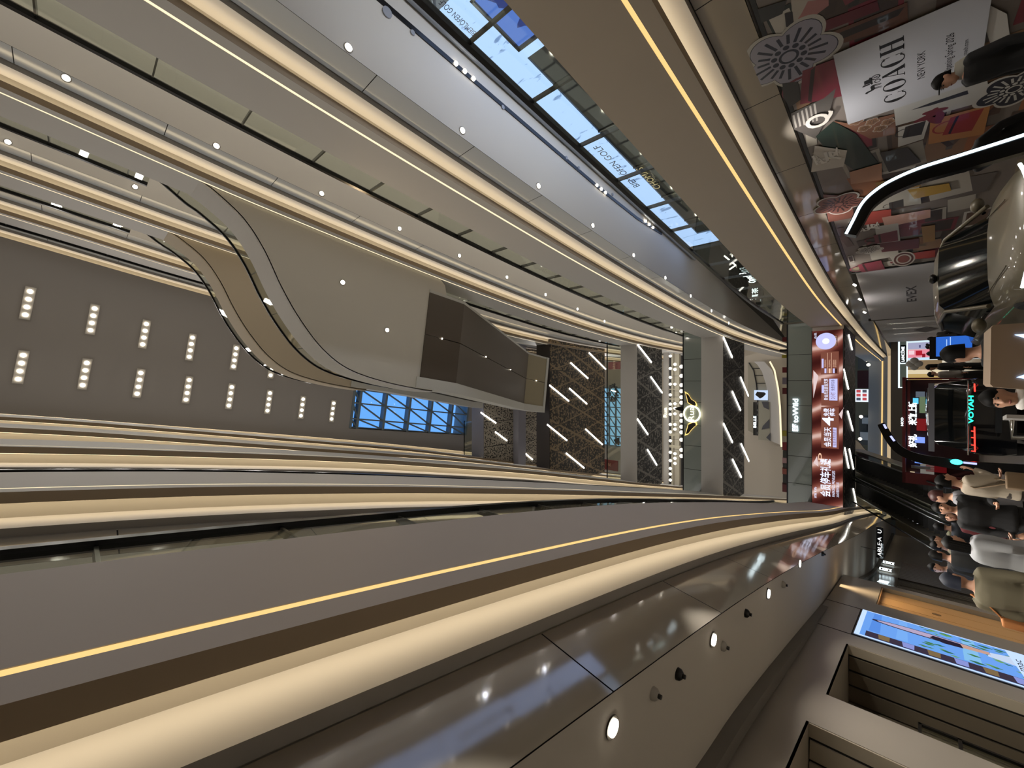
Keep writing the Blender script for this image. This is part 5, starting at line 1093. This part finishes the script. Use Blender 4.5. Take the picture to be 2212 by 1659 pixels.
# pale slanted underside panel beside the escalators below the second level bridge
bp = struct(MB().prism([on_h(x, y, 40) for x, y in ((1848, 950), (1858, 958), (1885, 992), (1890, 1030), (1890, 1100), (1848, 1100))], HD * .3).build('trim_32', M_wall))
MB().prism([on_h(x, y, 39.9) for x, y in ((1870, 1010), (1874, 1010), (1874, 1048), (1870, 1048))], HD * .05).build('dark_slot', M_dark, bp)
pb = farbox(1952, 1126, 2006, 1104, 34, emat('side_shop_glow', (.9, .93, .95), .9), 'storefront', 'bright white shop interior glimpsed behind the left escalator', 'shop front', z0=0)
# ------------------------------------------------------------------ people
M_skin = mat('skin', 'b98d74', .5); M_eye = mat('eye_dark', '14100e', .3); M_lip = mat('lips', '8a4a44', .5); M_hair = mat('hair_black', '080706', .6, spec=.15)
def evald(o, mods):
    for k, kw in mods:
        m = o.modifiers.new(k, k)
        for a, v in kw.items(): setattr(m, a, v)
    dg = bpy.context.evaluated_depsgraph_get(); me = bpy.data.meshes.new_from_object(o.evaluated_get(dg)); old = o.data; o.modifiers.clear(); o.data = me; bpy.data.meshes.remove(old)
    for p in me.polygons: p.use_smooth = True
    return o
def fuse(mb, name, m, par, vox): return evald(mb.build(name, m, par), [('REMESH', dict(mode='VOXEL', voxel_size=vox)), ('SMOOTH', dict(factor=.5, iterations=3))])
def cloth(name, c): return mat('cloth_' + c, c, .85)
def person(label, px, D, face, top, bot, hair='short', hairm=None, h=None, arms=('down', 'down'), stride=.10, lean=0.0, coat=.47, sit=False, shoe='1a1a1a', bulk=1.0, extra=None, zoff=None):
    P0 = on_h(px[0], px[1], D); z = P0.z
    if h is None: h = z
    f = Vector(face).normalized(); r = Vector((f.y, -f.x, 0)); U = Vector((0, 0, 1)); hipz = .50 * h if not sit else z - .50 * h
    base = Vector((P0.x, P0.y, 0 if zoff is None else z - h)) - f * lean * h * .42
    ld = (U * math.cos(lean) + f * math.sin(lean)); lf = (f * math.cos(lean) - U * math.sin(lean))
    hip = base + U * hipz
    def tp(a, b, c): return hip + lf * a + r * b + ld * (c - .5) * h             # torso space: c is standing height fraction
    t = thing('person', label, 'person', (base.x, base.y, base.z))
    sw, hw = .115 * h, .055 * h; k = h / 1.65
    def ellr(c, rx, ry, n=14): return [c + r * (rx * math.cos(2 * math.pi * i / n)) + lf * (ry * math.sin(2 * math.pi * i / n)) for i in range(n)]
    def torso(g, z0=.47, z1=.845, fl=0):
        pr_ = [(z0, .105, .072), (.50, .102, .072), (.56, .092, .064), (.62, .086, .060), (.70, .102, .066), (.77, .112, .062), (.805, .106, .054), (.83, .062, .042), (.85, .036, .036)]
        out = []
        if z0 < .46:
            for q in (z0, z0 + (.5 - z0) * .5): out.append((q, .105 + fl * (.5 - q), .074 + fl * (.5 - q)))
        out += [p for p in pr_ if p[0] > (.47 if z0 < .46 else 0) and p[0] <= z1]
        return [ellr(tp(.006 * h, 0, c), rx * h * (1 + g), ry * h * (1 + g * 1.4) * bulk) for c, rx, ry in out]
    A = {}
    for s, kind in zip((-1, 1), arms):
        sh = tp(0, s * sw, .80)
        E_, W_ = {'down': (tp(-.01 * h, s * (sw + .035 * h), .625), tp(.03 * h, s * (sw + .03 * h), .475)), 'bent': (tp(-.005 * h, s * (sw + .03 * h), .63), tp(.13 * h, s * (sw - .02 * h), .60)), 'up': (tp(.03 * h, s * (sw + .03 * h), .64), tp(.12 * h, s * sw * .6, .76)), 'pocket': (tp(-.02 * h, s * (sw + .05 * h), .62), tp(.03 * h, s * (hw + .03 * h), .52))}[kind]
        A[s] = (sh, E_, W_)
    Lg = {}
    for s in (-1, 1):
        hp = hip + r * s * hw - U * .01
        if sit: kn = hp + f * .24 * h + U * .0; an = kn - U * (hp.z - .05) + f * .02
        else: st_ = s * stride * h * .5; kn = base + r * s * hw * .9 + f * (st_ * .6 + .015 * h) + U * .275 * h; an = base + r * s * hw * .9 + f * st_ * 1.15 + U * .05 * h
        Lg[s] = (hp, kn, an)
    # body: one continuous skin surface
    b = MB(); b.rings(torso(0))
    hc = tp(.018 * h, 0, .925); b.tube([tp(0, 0, .82), tp(.006 * h, 0, .865), tp(.014 * h, 0, .89)], [.036 * h, .031 * h, .034 * h], 12)
    hd = []
    for zz, rx, ry, fo in ((-.062, .022, .026, .016), (-.05, .032, .040, .010), (-.03, .040, .050, .004), (0, .046, .056, 0), (.03, .046, .058, -.004), (.052, .038, .048, -.006), (.066, .022, .028, -.006), (.072, .006, .008, -.006)):
        c = hc + lf * fo * h + ld * zz * h; hd.append([c + r * (rx * h * math.cos(2 * math.pi * i / 16)) + lf * (ry * h * math.sin(2 * math.pi * i / 16)) for i in range(16)])
    b.rings(hd)
    b.tube([hc + lf * .050 * h + ld * .012 * h, hc + lf * .066 * h - ld * .012 * h, hc + lf * .054 * h - ld * .020 * h], [.006 * h, .010 * h, .006 * h], 8)
    for s in (-1, 1):
        sh, E_, W_ = A[s]; b.tube([sh, sh.lerp(E_, .5), E_, E_.lerp(W_, .4), W_], [.032 * h, .029 * h, .023 * h, .023 * h, .016 * h], 10)
        hp, kn, an = Lg[s]; b.tube([hp, hp.lerp(kn, .5), kn, kn.lerp(an, .35), an], [.052 * h, .046 * h, .033 * h, .034 * h, .021 * h], 12)
        b.ell(hc + r * s * .047 * h - ld * .002 * h - lf * .004 * h, (.008 * h, .016 * h, .022 * h), ax=(r, lf, ld), n=8, m=6)
    body = fuse(b, 'body', M_skin, t, .0135 * k)
    x = MB()                                               # five-fingered hands, eyes and mouth join the body
    for s in (-1, 1):
        sh, E_, W_ = A[s]; d = (W_ - E_).normalized(); sd = (d.cross(lf) if abs(d.dot(lf)) < .8 else r * s).normalized(); pn = d.cross(sd)
        pc = W_ + d * .045 * k; x.ell(pc, (.040 * k, .015 * k, .050 * k), ax=(sd, pn, d), n=10, m=8)
        for i, (o_, L_) in enumerate(((-.028, .062), (-.010, .074), (.009, .070), (.027, .055))):
            a0 = pc + d * .038 * k + sd * o_ * k; x.tube([a0, a0 + d * L_ * .5 * k + pn * .008 * k, a0 + d * L_ * .8 * k + pn * .026 * k, a0 + d * L_ * .9 * k + pn * .04 * k], [.0085 * k, .008 * k, .0075 * k, .006 * k], 6)
        a0 = pc - sd * .034 * k; x.tube([a0 - d * .01 * k, a0 - sd * .02 * k + d * .022 * k + pn * .014 * k, a0 - sd * .022 * k + d * .05 * k + pn * .03 * k], [.011 * k, .0095 * k, .007 * k], 6)
    for s in (-1, 1): x.ell(hc + lf * .0525 * h + r * s * .019 * h + ld * .010 * h, (.0075 * h, .004 * h, .0042 * h), ax=(r, lf, ld), mi=1, n=8, m=5); x.ell(hc + lf * .0535 * h + r * s * .019 * h + ld * .021 * h, (.011 * h, .003 * h, .0022 * h), ax=(r, lf, ld), mi=1, n=8, m=4)
    x.ell(hc + lf * .054 * h - ld * .033 * h, (.013 * h, .004 * h, .0042 * h), ax=(r, lf, ld), mi=2, n=8, m=5)
    fm = x.build('face_and_hands', [M_skin, M_eye, M_lip], None); bm = bmesh.new(); bm.from_mesh(body.data); n0 = len(body.data.materials)
    for m_ in (M_eye, M_lip): body.data.materials.append(m_)
    bm.from_mesh(fm.data); bm.to_mesh(body.data); bm.free(); bpy.data.objects.remove(fm)
    # clothes
    c_ = MB(); c_.rings(torso(.16, coat, .845, .06 if coat < .44 else 0)); 
    for s in (-1, 1):
        sh, E_, W_ = A[s]; c_.tube([sh - r * s * .02 * h, sh, sh.lerp(E_, .5), E_, E_.lerp(W_, .5), E_.lerp(W_, .94)], [q * h * (.9 + .1 * bulk) for q in (.042, .043, .038, .034, .032, .028)], 12)
    fuse(c_, 'jacket', cloth('top', top), t, .0165 * k)
    c_ = MB(); c_.rings([ellr(hip + U * q, .100 * h, .074 * h) for q in (-.05 * h, .02 * h, .08 * h)])
    for s in (-1, 1): hp, kn, an = Lg[s]; c_.tube([hp + U * .02, hp.lerp(kn, .5), kn, kn.lerp(an, .5), kn.lerp(an, .98)], [q * h for q in (.060, .053, .042, .039, .034)], 12)
    fuse(c_, 'trousers', cloth('bot', bot), t, .0165 * k)
    for s in (-1, 1):
        an = Lg[s][2]; g_ = Vector((an.x, an.y, an.z - .05 * h + .045 * k)); m2 = MB(); m2.ell(g_ + f * .05 * k, (.045 * k, .125 * k, .045 * k), ax=(r, f, U)); m2.bb((0, 0, 0), (0, 0, 0)) if False else None
        m2.build('shoe', mat('shoe_' + shoe, shoe, .5), t)
    hm = hairm or M_hair; q = MB()
    rg = []
    for zz, rx, ry, fo in ((-.03, .047, .044, -.026), (-.005, .052, .054, -.014), (.022, .053, .062, -.006), (.045, .049, .060, -.004), (.064, .034, .042, -.006), (.078, .008, .010, -.008)):
        c = hc + lf * fo * h + ld * zz * h; rg.append([c + r * (rx * h * math.cos(2 * math.pi * i / 16)) + lf * (ry * h * math.sin(2 * math.pi * i / 16)) for i in range(16)])
    q.rings(rg)
    if hair == 'long':
        for i in range(9): a = R(-80 + 20 * i); o_ = hc + r * (.046 * h * math.sin(a)) - lf * (.044 * h * math.cos(a)); q.tube([o_ + ld * .03 * h, o_ - ld * .04 * h - lf * .006 * h, o_ - ld * .12 * h - lf * .012 * h, o_ - ld * (.17 + .02 * (i % 3)) * h - lf * .002 * h], [.016 * h, .02 * h, .018 * h, .004 * h], 8)
    if hair == 'bun': q.ell(hc - lf * .062 * h + ld * .045 * h, (.026 * h, .026 * h, .026 * h), ax=(r, lf, ld))
    if hair == 'cap': q.rings([[hc + lf * (.05 + .0 * i) * h + ld * .03 * h + r * (.04 * h * math.cos(a_ * math.pi / 8)) + lf * (.055 * h * math.sin(a_ * math.pi / 8)) + ld * (.006 * h * i) for a_ in range(16)] for i in (0, 1)])
    evald(q.build('cap' if hair == 'cap' else 'hair', hm, t), [('SUBSURF', dict(levels=1, render_levels=1))])
    if extra: extra(t, tp, r, lf, ld, h, A, hip)
    return t
TC, TA, TL, TR = -HD, HD, -RT, RT            # towards the camera, away, towards picture-left of the hall, towards its right
def scarf(c1, c2):
    def fn(t, tp, r, f, u, h, A, hip):
        MB().tube([tp(.045 * h * math.sin(a * .7), .048 * h * math.cos(a * .7), .845) for a in range(10)], .02 * h, 8).build('collar', cloth('w', 'cfcac4'), t)
        for i in range(5): MB().prism([tp(.088 * h, -.02 * h, .83 - .05 * i), tp(.088 * h, .02 * h, .83 - .05 * i), tp(.09 * h, .022 * h, .785 - .05 * i), tp(.09 * h, -.022 * h, .785 - .05 * i)], f * .012).build('scarf_stripe', cloth('s', (c1, c2)[i % 2]), t)
    return fn
def bagx(c, s=1, z=.52, w=.09):
    def fn(t, tp, r, f, u, h, A, hip):
        q = MB(); ce = tp(.0, s * .19 * h, z); q.box(ce, (.05 * h, w * 1.6 * h, w * 1.7 * h), (r, f, u)); evald(q.build('bag', cloth('b', c), t), [('BEVEL', dict(width=.02, segments=3))])
        MB().tube([ce + u * .07 * h, tp(.06 * h, s * .09 * h, .78), tp(0, s * .07 * h, .845), tp(-.06 * h, s * .09 * h, .76), ce + u * .07 * h - f * .03 * h], .006 * h, 6).build('bag_strap', cloth('b', c), t)
    return fn
def hood(c):
    def fn(t, tp, r, f, u, h, A, hip):
        evald(MB().rings([[tp(-.03 * h, 0, z_) + r * (rx * h * math.cos(i * math.pi / 8)) + f * (ry * h * math.sin(i * math.pi / 8)) for i in range(16)] for z_, rx, ry in ((.72, .08, .075), (.80, .11, .075), (.85, .07, .07), (.875, .055, .06))]).build('hood', cloth('h', c), t), [('SUBSURF', dict(levels=1, render_levels=1))])
    return fn
person('person in black puffer coat and cap with a pale hood, by the COACH poster', (2012, 180), 7.6, TL + TC * .2, '0b0b0c', '101012', 'cap', coat=.40, bulk=1.25, extra=hood('8a857c'), stride=.2)
person('person in black bending forward between the collage hoarding and the silver car', (2112, 352), 8.6, TL * .8 + TC * .6, '070708', '09090a', 'long', h=1.6, lean=.75, coat=.42, bulk=1.2)
person('person in a navy suit seen from behind at the beige podium', (2031, 762), 6.0, TA * .7 + TL * .7, '0e1016', '0e1016', 'short', coat=.44, arms=('bent', 'bent'), stride=.04)
person('seated person in a dark suit with a white collar and red and white striped scarf', (2114, 858), 5.7, TC + TL * .3, '101014', '101014', 'short', h=1.62, sit=True, arms=('bent', 'bent'), extra=scarf('c9c4bf', '8e1f25'))
BG = [((2003, 732), 23, TA, '17130f', '0c0c0c', 'short', 'dark-haired person by the bright cosmetics cases, nearest the right wall'), ((1999, 748), 22, TL, '131313', '0c0c0c', 'bun', 'person with a hair bun in front of the pale cosmetics cases'), ((2001, 764), 21, TA, '1a1512', '101010', 'short', 'dark-clothed person in front of the red cosmetics poster'), ((1999, 792), 19, TL, '0d0d0f', '0b0b0b', 'long', 'person in black beside the round flower emblem of the cosmetics shop'), ((2003, 810), 20.5, TR, '6b6661', '0d0d0d', 'short', 'person in a grey jacket at the edge of the cosmetics shop, beside the red kiosk')]
for px, D, fa, a, b, hr, lb in BG: person(lb, px, D, fa, a, b, hr)
person('person with a dark hair bun and cream top in front of the red kiosk', (2019, 1040), 8.6, TR * .8 + TA * .5, '8d8272', '2a221b', 'bun', arms=('bent', 'up'), extra=bagx('6f5c45', 1), coat=.5)
person('person with reddish hair in a long pale jacket and black trousers, passing the escalators', (2005, 1066), 9.8, TL, '7c7b80', '08080a', 'short', mat('hair_red', '38140f', .5), coat=.40)
person('person in a black coat and black trousers with a flushed face, walking towards the camera', (2012, 1095), 9.2, TC + TR * .3, '08080a', '060608', 'short', stride=.22, arms=('bent', 'down'))
person('shorter person in a dark red top with black trousers beside the black-coated walker', (2028, 1112), 10.4, TC, '4a1015', '0a0a0c', 'long')
person('person in a dark blue jacket near the foot of the left escalator', (2016, 1136), 12.5, TA, '10161f', '0a0b0d', 'short')
person('person with long black hair, wide pale grey cape and slim black trousers', (2034, 1172), 8.0, TA * .6 + TR * .8, '8d8f92', '060607', 'long', coat=.50, bulk=1.6, stride=.3, arms=('bent', 'pocket'), extra=bagx('101010', -1, .56, .06))
person('small olive-coated person before the pinkish slats, the right one of two', (2007, 1163), 13, TC, '4d4a36', '14130f', 'short')
person('small olive-coated person with a tan bag before the pinkish slats, the left one of two', (2009, 1178), 12.4, TR, '5a5544', '17140f', 'short', extra=bagx('8a7048', -1))
person('person in black from head to foot before the black glass shop front', (2006, 1198), 10.6, TA + TR * .4, '070707', '0b0b0b', 'short', stride=.25, coat=.42)
person('dark-clothed person with a grey jacket beside the black glass shop windows', (2004, 1222), 12, TC, '2f2b2a', '101010', 'short', coat=.42)
person('person in a big olive coat, bright blue jeans and dark blue cap', (2030, 1250), 6.9, TA + TR * .25, '5a5442', '1f3f78', 'cap', mat('cap_navy', '131a2b', .7), coat=.42, bulk=1.35, stride=.22, extra=bagx('9a6233', -1, .62, .10))
t = person('person in a cream jacket riding up the left escalator', (1957, 1085), 28.0, TA, '8d8672', '2a2c38', 'short', h=1.6, zoff=1)
st_ = thing('stool', 'low dark stool under the seated person with the striped scarf', 'stool', on_h(2114, 858, 5.7) * 1)
c = on_h(2114, 858, 5.7); MB().tube([(c.x, c.y, 0), (c.x, c.y, .02), (c.x, c.y, .36), (c.x, c.y, .4)], [.2, .05, .05, .18], 16).build('seat', M_dark, st_)
# ------------------------------------------------------------------ world and view
wd = bpy.data.worlds.new('world'); S.world = wd; wd.use_nodes = True
bg = wd.node_tree.nodes['Background']
n = wd.node_tree.nodes; l = wd.node_tree.links
tc = n.new('ShaderNodeTexCoord'); sp = n.new('ShaderNodeSeparateXYZ'); cr = n.new('ShaderNodeValToRGB')
cr.color_ramp.elements[0].color = (.30, .52, .85, 1); cr.color_ramp.elements[1].color = (.13, .36, .80, 1)
l.new(tc.outputs['Generated'], sp.inputs[0]); l.new(sp.outputs['Z'], cr.inputs[0]); l.new(cr.outputs[0], bg.inputs[0])
bg.inputs[1].default_value = 1.6
S.view_settings.view_transform = 'Standard'; S.view_settings.look = 'None'; S.view_settings.gamma = 1; S.view_settings.use_curve_mapping = False
S.view_settings.exposure = 0.0
cy = S.cycles
cy.max_bounces = 7; cy.diffuse_bounces = 4; cy.glossy_bounces = 4; cy.transmission_bounces = 4; cy.transparent_max_bounces = 16
cy.caustics_reflective = False; cy.caustics_refractive = False; cy.sample_clamp_indirect = 4.0
cy.use_denoising = True
